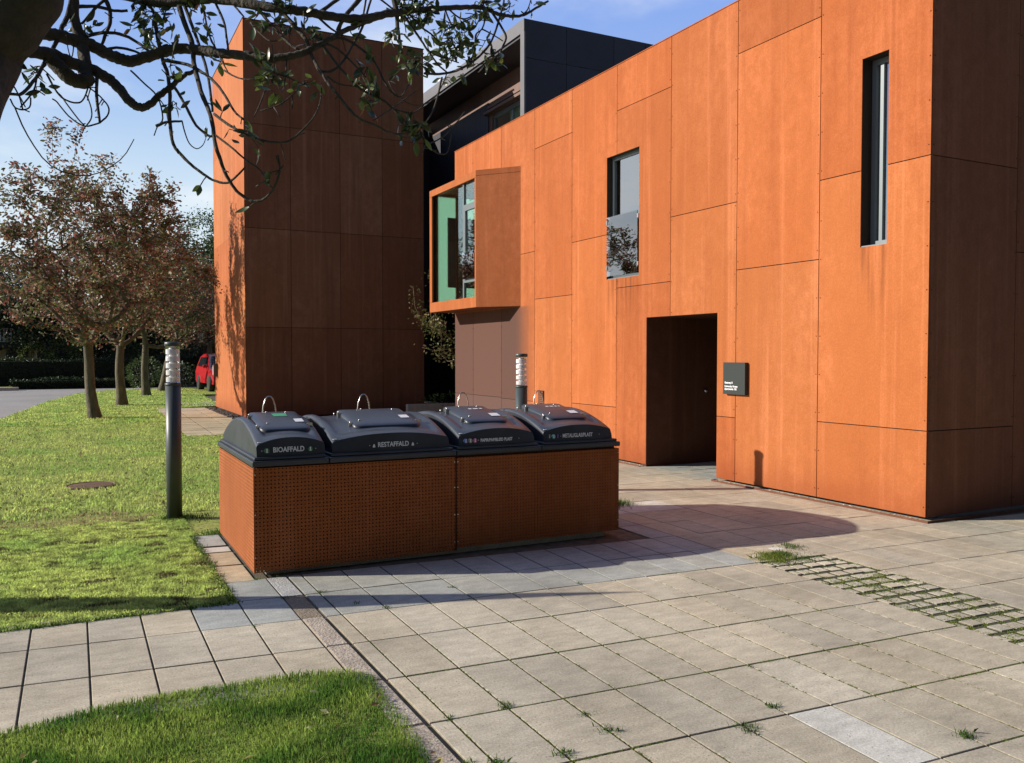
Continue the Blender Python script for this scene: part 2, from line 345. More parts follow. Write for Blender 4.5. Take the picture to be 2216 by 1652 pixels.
M['darkroof'] = mat('dark_roof', (0.03, 0.028, 0.027), 0.7); M['whitewood'] = mat('white_painted_wood', (0.6, 0.6, 0.58), 0.6)
# lawn with mown patches, yellowed moss and bare soil
def lawnmat():
    m = mat('lawn', (1, 1, 1), 1.0, spec=0.1); t, b = parts(m); L = t.links
    g = N(t, 'ShaderNodeNewGeometry')
    def nz(s, d_=5):
        n = N(t, 'ShaderNodeTexNoise'); n.inputs['Scale'].default_value = s; n.inputs['Detail'].default_value = d_; n.inputs['Roughness'].default_value = .65; L.new(g.outputs['Position'], n.inputs['Vector']); return n.outputs['Fac']
    r = N(t, 'ShaderNodeValToRGB'); L.new(nz(1.1), r.inputs[0]); e = r.color_ramp.elements
    e[0].position = 0.3; e[0].color = (0.26, 0.36, 0.08, 1); e[1].position = 0.7; e[1].color = (0.46, 0.46, 0.15, 1)
    r2 = N(t, 'ShaderNodeValToRGB'); L.new(nz(26, 6), r2.inputs[0]); e = r2.color_ramp.elements
    e[0].position = 0.33; e[0].color = (0.45, 0.45, 0.4, 1); e[1].position = 0.62; e[1].color = (1.15, 1.15, 1.1, 1)
    x = N(t, 'ShaderNodeMix', data_type='RGBA', blend_type='MULTIPLY'); x.inputs['Factor'].default_value = 1; L.new(r.outputs[0], x.inputs['A']); L.new(r2.outputs[0], x.inputs['B'])
    L.new(x.outputs['Result'], b.inputs['Base Color'])
    bp = N(t, 'ShaderNodeBump'); bp.inputs['Strength'].default_value = 0.9; bp.inputs['Distance'].default_value = 0.03; L.new(nz(38, 6), bp.inputs['Height']); L.new(bp.outputs[0], b.inputs['Normal'])
    return m
M['lawn'] = lawnmat()

# ================================================================ GROUND
g = MB(); g.face([(-400, -400, -0.06), (500, -400, -0.06), (500, 600, -0.06), (-400, 600, -0.06)]); g.build('ground', M['soil'], kind='structure')
rng = np.random.default_rng(5); random.seed(5)
def sheet(name, poly, z, m):
    s = MB(); s.face([(x, y, z) for x, y in poly]); o = s.build(name, m, kind='structure'); return o
road_edge = [(-3.6, -10), (-3.5, 10), (-2.6, 18), (-1.64, 25.2), (-0.9, 33.3), (0.15, 40.5), (1.7, 43.6), (9, 45.2), (30, 45.6)]
sheet('road', road_edge[::-1] + [(-60, -10), (-60, 45.9), (30, 46.2)][:3], -0.028, M['asphalt'])
def lawn_sheet(name, poly, z=-0.004):
    # gridded, gently uneven sheet: triangulate a grid clipped by the polygon's bounding test
    s = MB(); s.face([(x, y, z) for x, y in poly]); return s.build(name, M['lawn'], kind='structure')
lawn_main = [(-3.5, 5.72), (0.925, 5.66), (0.895, 6.9), (0.885, 7.97), (1.1, 7.98), (4.45, 7.98), (4.45, 17.3), (2.95, 17.65), (1.95, 18.1), (2.18, 27.4), (4.2, 28.4), (4.6, 36.6), (12, 38), (12, 45.1), (9, 45.15), (1.7, 43.55), (0.18, 40.45), (-0.87, 33.3), (-1.61, 25.2), (-2.57, 18), (-3.47, 10)]
lawn_near = [(-7, -3), (1.225, -3), (1.225, 3.05), (1.26, 3.5), (1.285, 4.05), (1.22, 4.15), (0.87, 4.24), (0.45, 4.27), (0.07, 4.23), (-0.3, 4.15), (-1.2, 4.22), (-7, 4.3)]
lawn_sheet('lawn', lawn_main); lawn_sheet('lawn', lawn_near)
sheet('paving_bed', [(-8, 4.0), (1.20, 3.6), (1.20, -5), (18, -5), (18, 5.5), (7.35, 5.5), (7.35, 30), (4.4, 30), (4.4, 8.1), (0.9, 8.1), (0.9, 5.9), (-8, 5.9)], -0.010, M['sand'])
def W(u, v):
    a = min(1, max(0, (u - 1.45) / 1.6))
    x = u + 0.03 * max(-3, min(v - 4.5, 2.5)) * a
    y = v - (0.055 if u > 1.3 else 0.095) * (u - 1.3)
    return x, y
def slab(s, u0, u1, v0, v1, col, gap=0.009, z=0.0, warp=True, ch=0.003, dz=None):
    f = W if warp else (lambda a, b: (a, b))
    P = [Vector((*f(u0, v0), 0)), Vector((*f(u1, v0), 0)), Vector((*f(u1, v1), 0)), Vector((*f(u0, v1), 0))]
    c = sum(P, Vector()) / 4
    tilt = (random.uniform(-.0025, .0025), random.uniform(-.0025, .0025)); zz = z + random.uniform(-.0012, .0012)
    def ins(p, g):
        d_ = p - c; return Vector((p.x - math.copysign(g, d_.x), p.y - math.copysign(g, d_.y), 0))
    k = len(s.v)
    o = [ins(p, gap / 2) for p in P]; i_ = [ins(p, gap / 2 + ch) for p in P]
    def hz(p): return zz + tilt[0] * (p.x - c.x) + tilt[1] * (p.y - c.y)
    s.v += [(p.x, p.y, -0.03) for p in o] + [(p.x, p.y, hz(p) - ch) for p in o] + [(p.x, p.y, hz(p)) for p in i_]
    s.f.append((k+8, k+9, k+10, k+11))
    for a in range(4):
        b = (a + 1) % 4
        s.f.append((k+a, k+b, k+4+b, k+4+a)); s.f.append((k+4+a, k+4+b, k+8+b, k+8+a))
    e_ = tuple(q * .42 for q in col); h_ = tuple(q * .72 for q in col)
    s.c += [col] + [e_, h_] * 4; s.sm += [False] * 9
def tone(base, v=0.09):
    k = 1 + random.uniform(-v, v); h = random.uniform(-0.02, 0.02)
    return (base[0] * k * (1 + h), base[1] * k, base[2] * k * (1 - h * 1.5))
BEIGE = (0.475, 0.42, 0.315); GREY = (0.37, 0.375, 0.335); PALE = (0.58, 0.56, 0.49); SANDY = (0.50, 0.41, 0.27); WARM = (0.45, 0.40, 0.30)
rows = [5.125, 4.57, 3.985, 3.42, 2.86, 2.29, 1.72, 1.15, .58, .0, -.57, -1.14, -1.71, -2.3]
up_rows = [5.125, 5.665, 6.2, 6.75, 7.3, 7.85, 8.4, 8.96, 9.52, 10.08, 10.64, 11.2, 11.76, 12.32, 12.88, 13.44, 14.0, 14.56, 15.12, 15.7, 16.3, 17, 17.8, 18.6, 19.4, 20.2, 21]
cols = [1.45, 1.735, 2.02, 2.305, 2.585, 2.85, 3.11, 3.375, 3.64, 3.895, 4.155, 4.415, 4.665]
cols2 = [5.33] + [5.33 + 0.275 * i for i in range(1, 42)]
pv = MB()
for j in range(len(rows) - 1):
    v1, v0 = rows[j], rows[j + 1]
    for i in range(len(cols) - 1):
        base = BEIGE
        if j == 4 and i == 5: base = PALE
        slab(pv, cols[i], cols[i+1], v0, v1, tone(base) if base is not PALE else PALE)
    for i in range(len(cols2) - 1):
        slab(pv, cols2[i], cols2[i+1], v0, v1, tone(BEIGE, .07), gap=.006, ch=.0025)
    slab(pv, 1.352, 1.45, v0, v1, tone(WARM))
for j in range(len(up_rows) - 1):
    v0, v1 = up_rows[j], up_rows[j + 1]
    for i in range(len(cols) - 1):
        if v0 < 6.1 or cols[i] > 4.2:
            slab(pv, cols[i], cols[i+1], v0, v1, tone(GREY if v0 < 7 else WARM, .05))
    for i, (a, b) in enumerate(zip([4.665, 4.93, 5.2] + cols2[1:], [4.93, 5.2, 5.33 + .275] + cols2[2:])):
        if b > 7.6 and v1 > 5.8: continue
        base = WARM if v0 > 5.6 else tone(BEIGE)
        if a < 5.3 and 7.2 < v0 < 7.4: base = PALE
        slab(pv, a, b, v0, v1, tone(base, .07), gap=.006, ch=.0025)
    if v1 <= 6.25:
        slab(pv, 1.352, 1.45, v0, v1, tone(GREY)); slab(pv, 0.925, 1.205, v0, v1, tone(GREY))
# path that comes in from the left, three slabs deep
for j, (v1, v0) in enumerate(((5.665, 5.125), (5.125, 4.57), (4.57, 3.99))):
    u = 0.925
    if j: slab(pv, 0.925, 1.205, v0, v1, tone(BEIGE, .05))
    for i in range(30):
        slab(pv, u - 0.292, u, v0, v1, tone(GREY if (i == 0 and j == 0) else BEIGE, .05)); u -= 0.292
# slabs along the left side of the bin enclosure
for v0, v1, c in ((6.2, 6.72, SANDY), (6.74, 7.2, SANDY), (7.22, 7.42, PALE), (7.47, 7.95, GREY)):
    slab(pv, 0.90, 1.13, v0 - .04, v1 - .04, tone(c, .04), gap=0.012)
# threshold slabs in the passage and paving by the tower
for i in range(5):
    for k in range(3): slab(pv, 7.32 + k * .55, 7.86 + k * .55, 8.5 + i * .29, 8.78 + i * .29, tone(GREY, .05), warp=False)
for i in range(3):
    for j in range(16): slab(pv, 1.98 + i * .52 + j * .012, 2.49 + i * .52 + j * .012, 17.9 + j * .6, 18.49 + j * .6, tone(SANDY if j < 12 else BEIGE, .05), warp=False, gap=.012)
for i in range(5):
    for j in range(2): slab(pv, 3.1 + i * .5, 3.59 + i * .5, 28.6 + j * 1.2, 29.7 + j * 1.2, tone(WARM, .04), warp=False, gap=.012)
pv.build('pavement', M['slab'], kind='structure')
kb = MB()
v = 5.665
for c, z, l in ((GREY, 0, .54), ((0.25, .19, .13), -.004, .54)): pass
slab(kb, 1.205, 1.345, 5.665, 6.2, (.42, .42, .40)); slab(kb, 1.205, 1.345, 5.125, 5.665, (0.25, .205, .15), z=-.004)
for j in range(len(rows) - 1): slab(kb, 1.205, 1.337, rows[j+1], rows[j], tone((0.40, .345, .28), .06), z=.004, ch=.007)
kb.build('kerb_strip', M['kerbstone'], kind='structure')
# small paving blocks set with grass between
gb = MB()
sheet('paver_bed', [(4.66, -2), (5.335, -2), (5.335, 5.34), (4.72, 5.40)], -0.0075, vary(mat('mossy_soil', (0.055, 0.062, 0.025), 1), .4, 30))
y = 5.30; r_ = 0
while y > -2:
    off = 0.065 if r_ % 2 else 0; x = 4.672 + off - .13
    while x < 5.33:
        a = max(x, 4.668); b = min(x + .108, 5.325)
        if b - a > .03:
            if not (4.95 < y < 5.22 and a < 5.02 and random.random() < .75):
                c = tone((0.66, .64, .58) if y > 5.2 else (0.52, .47, .36), .1); slab(gb, a, b, y - .098 + .19, y + .19, c, gap=.004, z=random.uniform(-.006, .002))
        x += .131
    y -= .134; r_ += 1
gb.build('grass_pavers', M['slab'], kind='structure')
# edging strips and pebbles along the wall foot
ed = MB(); ed.box((7.19, 5.36, -.02), (7.197, 8.44, .022)); ed.box((7.19, 5.353, -.02), (18, 5.36, .022)); ed.box((7.19, 10.0, -.02), (7.197, 13.4, .022))
ed.box((7.19, 8.433, -.02), (7.28, 8.44, .022))
ed.build('edging_strip', M['corten_edge'], kind='structure')
pb = MB()
def pebble(s, x, y, z, r, col):
    s.tube([(x - r, y, z), (x - r * .5, y + random.uniform(-.3, .3) * r, z + r * .1), (x + r * .4, y, z), (x + r, y, z)], [r * .1, r * .7, r * .75, r * .15], 5, col, True)
for i in range(900):
    y_ = random.uniform(5.37, 13.3); 
    if 8.44 < y_ < 10: continue
    pebble(pb, random.uniform(7.21, 7.275), y_, .0, random.uniform(.008, .022), tone((0.5, .42, .33), .4))
for i in range(500):
    pebble(pb, random.uniform(3.52, 3.83), random.uniform(21.2, 27.4), .005, random.uniform(.015, .035), tone((0.09, .085, .08), .4))
o = pb.build('pebbles', M['rubble'], kind='stuff'); tag(o, 'loose pebbles in the narrow gap at the foot of the steel walls', 'pebbles')

# ---------------------------------------------------------------- grass
def inpoly(x, y, poly):
    x = np.asarray(x); y = np.asarray(y); r = np.zeros(x.shape, bool); n = len(poly)
    for i in range(n):
        x0, y0 = poly[i]; x1, y1 = poly[(i + 1) % n]
        c = ((y0 > y) != (y1 > y))
        with np.errstate(divide='ignore', invalid='ignore'):
            r ^= c & (x < (x1 - x0) * (y - y0) / (y1 - y0 + 1e-12) + x0)
    return r
def vnoise(x, y, s, seed=0):
    out_ = np.empty(len(x))
    for i in range(len(x)): out_[i] = mnoise.noise((x[i] * s + seed, y[i] * s, seed * .7))
    return out_
def blades(name, x, y, h, wd, col, z0=0.0, lean=0.35, label='', cat='grass'):
    n = len(x); a = rng.uniform(0, 2 * np.pi, n); l = rng.normal(0, lean, n); la = rng.uniform(0, 2 * np.pi, n)
    dx = np.cos(a) * wd / 2; dy = np.sin(a) * wd / 2
    tx = x + np.cos(la) * l * h; ty = y + np.sin(la) * l * h; mx_ = x + np.cos(la) * l * h * .35; my_ = y + np.sin(la) * l * h * .35
    z = np.full(n, z0) if np.isscalar(z0) else z0
    V = np.stack([np.stack([x - dx, y - dy, z - .01], 1), np.stack([x + dx, y + dy, z - .01], 1), np.stack([mx_ + dx * .8, my_ + dy * .8, z + h * .6], 1), np.stack([tx, ty, z + h], 1), np.stack([mx_ - dx * .8, my_ - dy * .8, z + h * .6], 1)], 1).reshape(-1, 3)
    F = (np.arange(n)[:, None] * 5 + np.arange(5)[None]).astype(np.int32)
    o = npmesh(name, V, F, M['grass'], None, col); o['kind'] = 'stuff'; tag(o, label, cat); return o
def gcol(x, y, g1, g2, ns, jit=.25, seed=0):
    t = np.clip(vnoise(x, y, ns, seed) * 1.3 + .5, 0, 1)[:, None]; c = np.array(g1) * (1 - t) + np.array(g2) * t
    return c * rng.uniform(1 - jit, 1 + jit, (len(x), 1))
n = 130000; x = rng.uniform(-1.2, 1.32, n); y = rng.uniform(2.2, 4.45, n)
jx = x + rng.normal(0, .015, n); k = inpoly(jx, y, lawn_near); x, y = x[k], y[k]
hn = np.clip(vnoise(x, y, 3.2, 3) * .9 + .9, .4, 1.7)
c = gcol(x, y, (0.085, 0.20, 0.03), (0.31, 0.42, 0.09), 4, .35, 2)
dry = rng.uniform(0, 1, len(x)) < .035; c[dry] = np.array((.30, .24, .11))
blades('grass', x, y, rng.uniform(.013, .036, len(x)) * hn, rng.uniform(.0022, .0042, len(x)), c, label='lush green grass in the bottom left corner of the photo beside the kerb')
def lawn_blades(n, x0, x1, y0, y1, h, wd, lab, seed, soilpatch=False):
    x = rng.uniform(x0, x1, n); y = rng.uniform(y0, y1, n) if y1 - y0 < 4 else y0 + (y1 - y0) * rng.uniform(0, 1, n) ** 1.4
    k = inpoly(x, y, lawn_main) & (x > -.066 * y - .9); x, y = x[k], y[k]
    nn = vnoise(x, y, 5, seed); k = nn > -.30 - rng.uniform(0, .3, len(x))
    if soilpatch:
        d1 = ((x + .1) / .75) ** 2 + ((y - 9.2) / .22) ** 2; k &= (d1 > 1) | (rng.uniform(0, 1, len(x)) < .25)
        k &= np.hypot((x - .164), (y - 11.59)) > .27
    x, y = x[k], y[k]
    c = gcol(x, y, (0.31, 0.47, 0.12), (0.50, 0.58, 0.18), 1.2, .3, seed) * np.clip(1.05 + .9 * vnoise(x, y, 11, seed + 5), .55, 1.3)[:, None]
    if soilpatch:      # worn dry patch and small bare spots
        wn = vnoise(x, y, 3.1, 40); d1 = ((x + .1 + .1 * wn) / .85) ** 2 + ((y - 9.2 + .2 * wn) / .30) ** 2
        m_ = (d1 < 1.0) & (rng.uniform(0, 1, len(x)) < .75); c[m_] = np.array((.42, .33, .19)) * rng.uniform(.5, 1.2, (m_.sum(), 1))
        sp = (vnoise(x, y * 2.2, 4.2, 50) > .36) & (rng.uniform(0, 1, len(x)) < .8); c[sp] = np.array((.15, .13, .06)) * rng.uniform(.5, 1.3, (sp.sum(), 1))
    blades('grass', x, y, rng.uniform(.5, 1.2, len(x)) * h, rng.uniform(.7, 1.3, len(x)) * wd, c, label=lab, lean=.9)
lawn_blades(110000, -1.3, .94, 5.66, 9.2, .017, .005, 'short mown grass around the nearer grey bollard light left of the bins', 11, True)
lawn_blades(60000, -2.2, 4.4, 9.2, 22, .03, .010, 'sunlit mown grass between the bollard light and the nearest tree trunk', 12, True)
lawn_blades(45000, -2.6, 5, 22, 45, .035, .022, 'far grass under the row of trees beside the road', 13)
# rough tufts: lawn edge, bollard foot, joints, block paving
xs, ys, hs, cs = [], [], [], []
def tuft(cx, cy, r, n, h, dark=0):
    global xs, ys, hs, cs
    q = rng.normal(0, r, (n, 2)); xs.append(cx + q[:, 0]); ys.append(cy + q[:, 1]); hs.append(rng.uniform(.4, 1.1, n) * h)
    c0 = np.array((0.07, .135, .022)) if not dark else np.array((.04, .085, .015))
    if dark == 2: c0 = np.array((.17, .22, .04))
    cs.append(c0 * rng.uniform(.7, 1.5, (n, 1)))
for cx, cy, r, n_, h in ((1.43, 3.42, .03, 60, .035), (1.745, 3.42, .035, 90, .05), (1.99, 3.18, .03, 50, .04), (1.88, 3.0, .05, 120, .045), (1.79, 2.9, .035, 110, .05), (1.44, 2.95, .035, 110, .05), (1.41, 2.80, .04, 120, .05), (1.35, 3.0, .03, 90, .04),
    (2.84, 2.86, .03, 90, .05), (3.33, 2.27, .035, 120, .06), (2.62, 2.75, .05, 160, .045), (1.46, 5.66, .03, 60, .04), (1.60, 5.3, .02, 40, .04), (1.21, 5.65, .03, 50, .03), (2.02, 5.1, .03, 40, .03), (2.3, 5.38, .02, 30, .04), (3.1, 5.05, .02, 24, .05), (.93, 5.13, .03, 50, .035), (1.74, 5.13, .03, 80, .035),
    (1.14, 6.21, .03, 90, .03), (1.3, 6.22, .03, 40, .03), (5.33, 5.3, .05, 120, .05), (3.6, 3.38, .03, 30, .03), (3.11, 3.3, .02, 30, .03)):
    if cy < 5.1 and cx < 4.6:
        u_ = min([1.352] + cols, key=lambda a: abs(W(a, cy)[0] - cx)); cx = W(u_, cy)[0]
    tuft(cx, cy, r * .6, int(n_ * .7), h * .62)
for i in range(26): tuft(.9 + rng.normal(0, .01), 5.7 + i * .088, .02, 60, .035)
for i in range(60): tuft(-1.2 + i * .035, 5.72 - (i * .035) * .02, .02, 60, .03)
tuft(.857, 8.91, .09, 500, .05, 1); tuft(1.0, 8.85, .12, 400, .05, 1); tuft(1.12, 8.0, .06, 300, .04)
tuft(5.05, 7.55, .09, 700, .06); tuft(5.2, 7.6, .08, 500, .05)
tuft(4.92, 5.04, .06, 600, .04, 2); tuft(4.85, 4.95, .07, 600, .04, 2); tuft(5.03, 5.06, .05, 400, .035); tuft(5.1, 4.9, .06, 200, .03); tuft(5.3, 5.2, .05, 200, .03)
for i in range(150):
    cy = rng.uniform(2.3, 4.1) if i % 3 else rng.uniform(4.0, 4.3)
    tuft(rng.uniform(4.68, 5.28), cy, .035, 30, .014, 2)
for i in range(420): tuft(4.668 + .1305 * rng.integers(0, 6) + rng.normal(0, .01), rng.uniform(2.3, 5.2), .012, 14, .012, 2)
# moss and grass in the joints
for i in range(2800):
    if rng.uniform() < .5:
        u = cols[rng.integers(0, len(cols))]; v = rng.uniform(2.2, 5.0)
    else:
        u = rng.uniform(1.5, 4.6); v = rows[rng.integers(0, 6)]
    if mnoise.noise((u * 1.1, v * 1.3, 4.2)) < -.16 + (v - 3.7) * .16: continue
    p = W(u, v); tuft(p[0] + rng.normal(0, .002), p[1], .006, 22, .010, 2)
x = np.concatenate(xs); y = np.concatenate(ys); h = np.concatenate(hs); c = np.concatenate(cs)
blades('joint_weeds', x, y, h, rng.uniform(.0025, .005, len(x)), c, z0=-.008, lean=.6, label='small weeds and moss growing in the joints of the paving', cat='weeds')
# fallen leaves
fl = MB()
for i in range(150):
    a = random.uniform(0, 6.28)
    if i < 60: px, py = random.uniform(-.9, 1.25), random.uniform(2.4, 4.1); z = .03
    elif i < 120: px, py = random.uniform(0, 4), random.uniform(22, 38); z = .03
    else: px, py = random.uniform(-.9, .8), random.uniform(6, 16); z = .02
    s_ = random.uniform(.012, .03) * (1.6 if i > 60 else 1); c_ = random.choice([(.35, .22, .08), (.4, .34, .1), (.25, .12, .06), (.3, .3, .12)])
    q = [(math.cos(a + t) * s_ * (1 if k % 2 == 0 else .5) + px, math.sin(a + t) * s_ * (1 if k % 2 == 0 else .5) + py, z + random.uniform(-.006, .01)) for k, t in enumerate((0, 1.57, 3.14, 4.71))]
    fl.face(q, c_)
o = fl.build('fallen_leaves', M['leaf'], kind='stuff'); tag(o, 'small dry leaves scattered over the grass', 'leaves')
# manhole in the lawn
mh = thing('manhole_cover', 'round rusty brown manhole cover sunk in the lawn left of the bollard light', 'manhole cover', loc=(0.164, 11.593, 0))
q = MB(); q.lathe((0, 0), [(.25, -.02), (.25, .012), (.235, .014), (.0, .014)], 32, (.16, .1, .06)); q.build('cover', M['kerbstone'], mh)
q = MB(); q.tube([(.27 * math.cos(t), .27 * math.sin(t), .008) for t in np.linspace(0, 6.283, 33)], .012, 6, (.2, .14, .09)); q.build('ring', M['kerbstone'], mh)
# ================================================================ BUILDINGS
def subtract(rect, hole):
    a0, a1, b0, b1 = rect; h0, h1, k0, k1 = hole
    if h1 <= a0 or h0 >= a1 or k1 <= b0 or k0 >= b1: return [rect]
    r = []
    if h0 > a0: r.append((a0, h0, b0, b1))
    if h1 < a1: r.append((h1, a1, b0, b1))
    m0, m1 = max(a0, h0), min(a1, h1)
    if k0 > b0: r.append((m0, m1, b0, k0))
    if k1 < b1: r.append((m0, m1, k1, b1))
    return r
def wall(panels, core, axis, plane, sgn, cells, holes=(), gap=.010, th=.01, tv=.13, hue=.11, core_th=.15, bolts=True, a_min=-99):
    """axis 'x': wall lies in the plane x=plane with its outside towards sgn; cells (a0,a1,b0,b1) along the wall and up"""
    def bx(s, a0, a1, b0, b1, d0, d1, col):
        p0, p1 = sorted((plane - sgn * d0, plane - sgn * d1))
        if axis == 'x': s.box((p0, a0, b0), (p1, a1, b1), col)
        else: s.box((a0, p0, b0), (a1, p1, b1), col)
    for c in cells:
        k = 1 + random.uniform(-tv, tv); h = random.uniform(-hue, hue); col = (k * (1 + h * .3), k * (1 + h), k * (1 + 1.5 * h))
        rs = [c]
        for hl in holes: rs = [q for r in rs for q in subtract(r, hl)]
        for r in rs:
            a0 = r[0] + (gap / 2 if r[0] == c[0] else 0); a1 = r[1] - (gap / 2 if r[1] == c[1] else 0)
            b0 = r[2] + (gap / 2 if r[2] == c[2] else 0); b1 = r[3] - (gap / 2 if r[3] == c[3] else 0)
            bx(panels, a0, a1, b0, b1, 0, th, col)
            if core is not None: bx(core, max(r[0], a_min), *r[1:], th + .002, core_th, (1, 1, 1))
        if bolts:
            for e in (c[0] + .025, c[1] - .025):
                zz = c[2] + .1
                while zz < c[3] - .04:
                    if not any(h_[0] - .02 < e < h_[1] + .02 and h_[2] < zz < h_[3] for h_ in holes):
                        bx(panels, e - .005, e + .005, zz - .005, zz + .005, -.004, 0, (.35, .3, .3))
                    zz += .42
XF = 7.287; H1 = 5.93
bld = thing('steel_clad_building', 'low bright orange rusted steel building with a doorway, tall windows and a jutting bay window', 'building', loc=(XF, 5.448, 0))
def off(mb):   # make mesh coordinates relative to the thing's location
    return mb
def B(mb, name, m, parent, **k):
    o = mb.build(name, m, parent, **k)
    r = parent; loc = Vector((0, 0, 0))
    while r is not None: loc += r.location; r = r.parent
    o.location = -loc if loc.length else o.location
    return o
ys_ = [5.448, 6.81, 8.12, 9.43, 10.735, 12.03, 13.30, 14.62, 15.92, 16.85]
zs_ = [[.868, 3.51], [2.65, 5.285], [.823, 3.487], [2.61, 5.255], [.812, 3.444], [2.592, 5.236], [.775, 3.44], [.79], [.79]]
cells = []
for i in range(9):
    z = [.03] + zs_[i] + [H1]
    for a, b in zip(z[:-1], z[1:]): cells.append((ys_[i], ys_[i+1], a, b))
DOOR = (8.462, 9.975, -.1, 2.14); W1 = (5.935, 6.26, 2.72, 4.655); W2 = (10.165, 11.005, 2.755, 4.61); BAY = (13.9, 16.8, 2.55, 4.98)
p_, c_ = MB(), MB()
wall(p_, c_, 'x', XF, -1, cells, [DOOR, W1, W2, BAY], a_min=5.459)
cells = [(7.297, 8.62, .03, .868), (7.297, 8.62, .868, 3.51), (7.297, 8.62, 3.51, H1), (8.62, 9.95, .03, 2.66), (8.62, 9.95, 2.66, H1)] + [(9.95 + i * 1.3, 11.25 + i * 1.3, a, b) for i in range(5) for a, b in ((.03, 1.7 + (i % 2)), (1.7 + (i % 2), H1))]
pr, cr_ = MB(), MB()
wall(pr, cr_, 'y', 5.448, -1, cells)
# far and back sides, roof and parapet cap
cells = [(XF + .01, 15.0, .03, H1)]
pb_, _ = MB(), MB(); wall(pb_, None, 'y', 16.85, 1, [(XF + .01 + i * 1.28, XF + 1.29 + i * 1.28, .03, H1) for i in range(6)], [(7.29, 7.95, 2.55, 4.97)])
core = MB(); core.v, core.f, core.c, core.sm = c_.v + cr_.v, c_.f + [tuple(i + len(c_.v) for i in f) for f in cr_.f], c_.c + cr_.c, c_.sm + cr_.sm
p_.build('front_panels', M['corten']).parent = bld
pr.build('side_panels', M['corten_brown_shade']).parent = bld
pb_.build('end_panels', M['corten_brown_shade']).parent = bld
core.build('wall_frame', M['core']).parent = bld
roof = MB(); roof.box((XF + .16, 5.61, H1 - .3), (15, 16.7, H1 - .2)); roof.build('roof', M['darkroof']).parent = bld
cap = MB(); cap.box((XF - .006, 5.44, H1), (XF + .2, 16.86, H1 + .012), (.9, .85, .85)); cap.box((XF + .2, 5.44, H1), (15, 5.65, H1 + .012), (.9, .85, .85)); cap.build('parapet_cap', M['corten']).parent = bld
for o in bld.children: o.location = (-XF, -5.448, 0)
def sub(mb, name, m, parent, **k):
    """part or sub-part whose mesh is written in world coordinates"""
    o = mb.build(name, m, parent, **k); r = parent; tot = Vector((0, 0, 0))
    while r is not None: tot += Vector(r.location); r = r.parent
    o.location = -tot; return o
# passage: jambs, soffit, door at the end
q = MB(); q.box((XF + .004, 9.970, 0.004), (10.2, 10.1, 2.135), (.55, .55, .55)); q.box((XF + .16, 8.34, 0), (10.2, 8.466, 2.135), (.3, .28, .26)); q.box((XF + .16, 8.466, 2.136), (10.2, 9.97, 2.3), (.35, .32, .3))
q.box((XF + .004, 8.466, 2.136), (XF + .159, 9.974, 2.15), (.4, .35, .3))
sub(q, 'passage_walls', M['corten_brown_shade'], bld)
q = MB(); q.box((9.2, 8.455, 0), (9.26, 9.97, 2.14), (.3, .3, .3)); dr = sub(q, 'door', M['black_panel'], bld)
q = MB(); q.lathe((0, 0), [(0.006, 0), (.03, .01), (.034, .03), (.02, .05), (.012, .055)], 16)
kn = q.build('door_knob', M['steel'], bld); kn.rotation_euler = (R(90), 0, 0); kn.location = (8.35 - XF, 9.969 - 5.448, 1.07)
# windows
def frame(s, x0, x1, y0, y1, z0, z1, t):
    s.box((x0, y0, z0), (x1, y0 + t, z1)); s.box((x0, y1 - t, z0), (x1, y1, z1)); s.box((x0, y0 + t, z0), (x1, y1 - t, z0 + t)); s.box((x0, y0 + t, z1 - t), (x1, y1 - t, z1))
def window(y0, y1, z0, z1, depth=.15, t=.055, mull=None):
    q = MB(); x = XF + depth
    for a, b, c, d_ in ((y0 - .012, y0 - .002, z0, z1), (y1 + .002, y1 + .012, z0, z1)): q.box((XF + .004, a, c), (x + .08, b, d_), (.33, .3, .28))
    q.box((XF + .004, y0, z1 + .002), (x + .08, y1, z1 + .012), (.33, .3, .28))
    rv = sub(q, 'window_reveal', M['corten_brown_shade'], bld)
    q = MB(); frame(q, x, x + .06, y0, y1, z0 + .012, z1, t)
    if mull: q.box((x + .004, mull - .02, z0 + .04), (x + .05, mull + .02, z1 - .04))
    q.box((XF + .012, y0, z0 - .002), (x, y1, z0 + .012))
    fr = sub(q, 'window_frame', M['alu'], bld)
    q = MB(); q.box((x + .03, y0 + t, z0 + t), (x + .036, y1 - t, z1 - t)); sub(q, 'pane', M['glass'], fr)
    q = MB(); q.box((x + .14, y0 - .3, z0 - .3), (x + .2, y1 + .3, z1 + .3)); sub(q, 'dark_blind', M['inside'], fr)
    return fr
f1 = window(*W1, mull=6.14)
f2 = window(*W2, depth=.095, t=.045)
q = MB(); q.box((XF - .005, 10.20, 2.80), (XF + .005, 11.0, 3.70)); gd = sub(q, 'guard_glass', M['glass_clear'], bld)
for z in (2.93, 3.62):
    for ya in (10.972, 10.168): q = MB(); q.box((XF - .014, ya, z - .03), (XF + .03, ya + .032, z + .03)); sub(q, 'guard_clip', M['steel'], gd)
# louvred vent
q = MB(); q.box((XF - .012, 12.95, .72), (XF - .002, 13.15, .98), (.2, .2, .2)); vt = sub(q, 'vent', M['corten_brown_shade'], bld)
q = MB()
for i in range(7): q.box((XF - .03, 12.955, .735 + i * .035), (XF - .012, 13.145, .75 + i * .035), (1.3, 1.3, 1.3))
sub(q, 'vent_slats', M['corten_brown_shade'], vt)
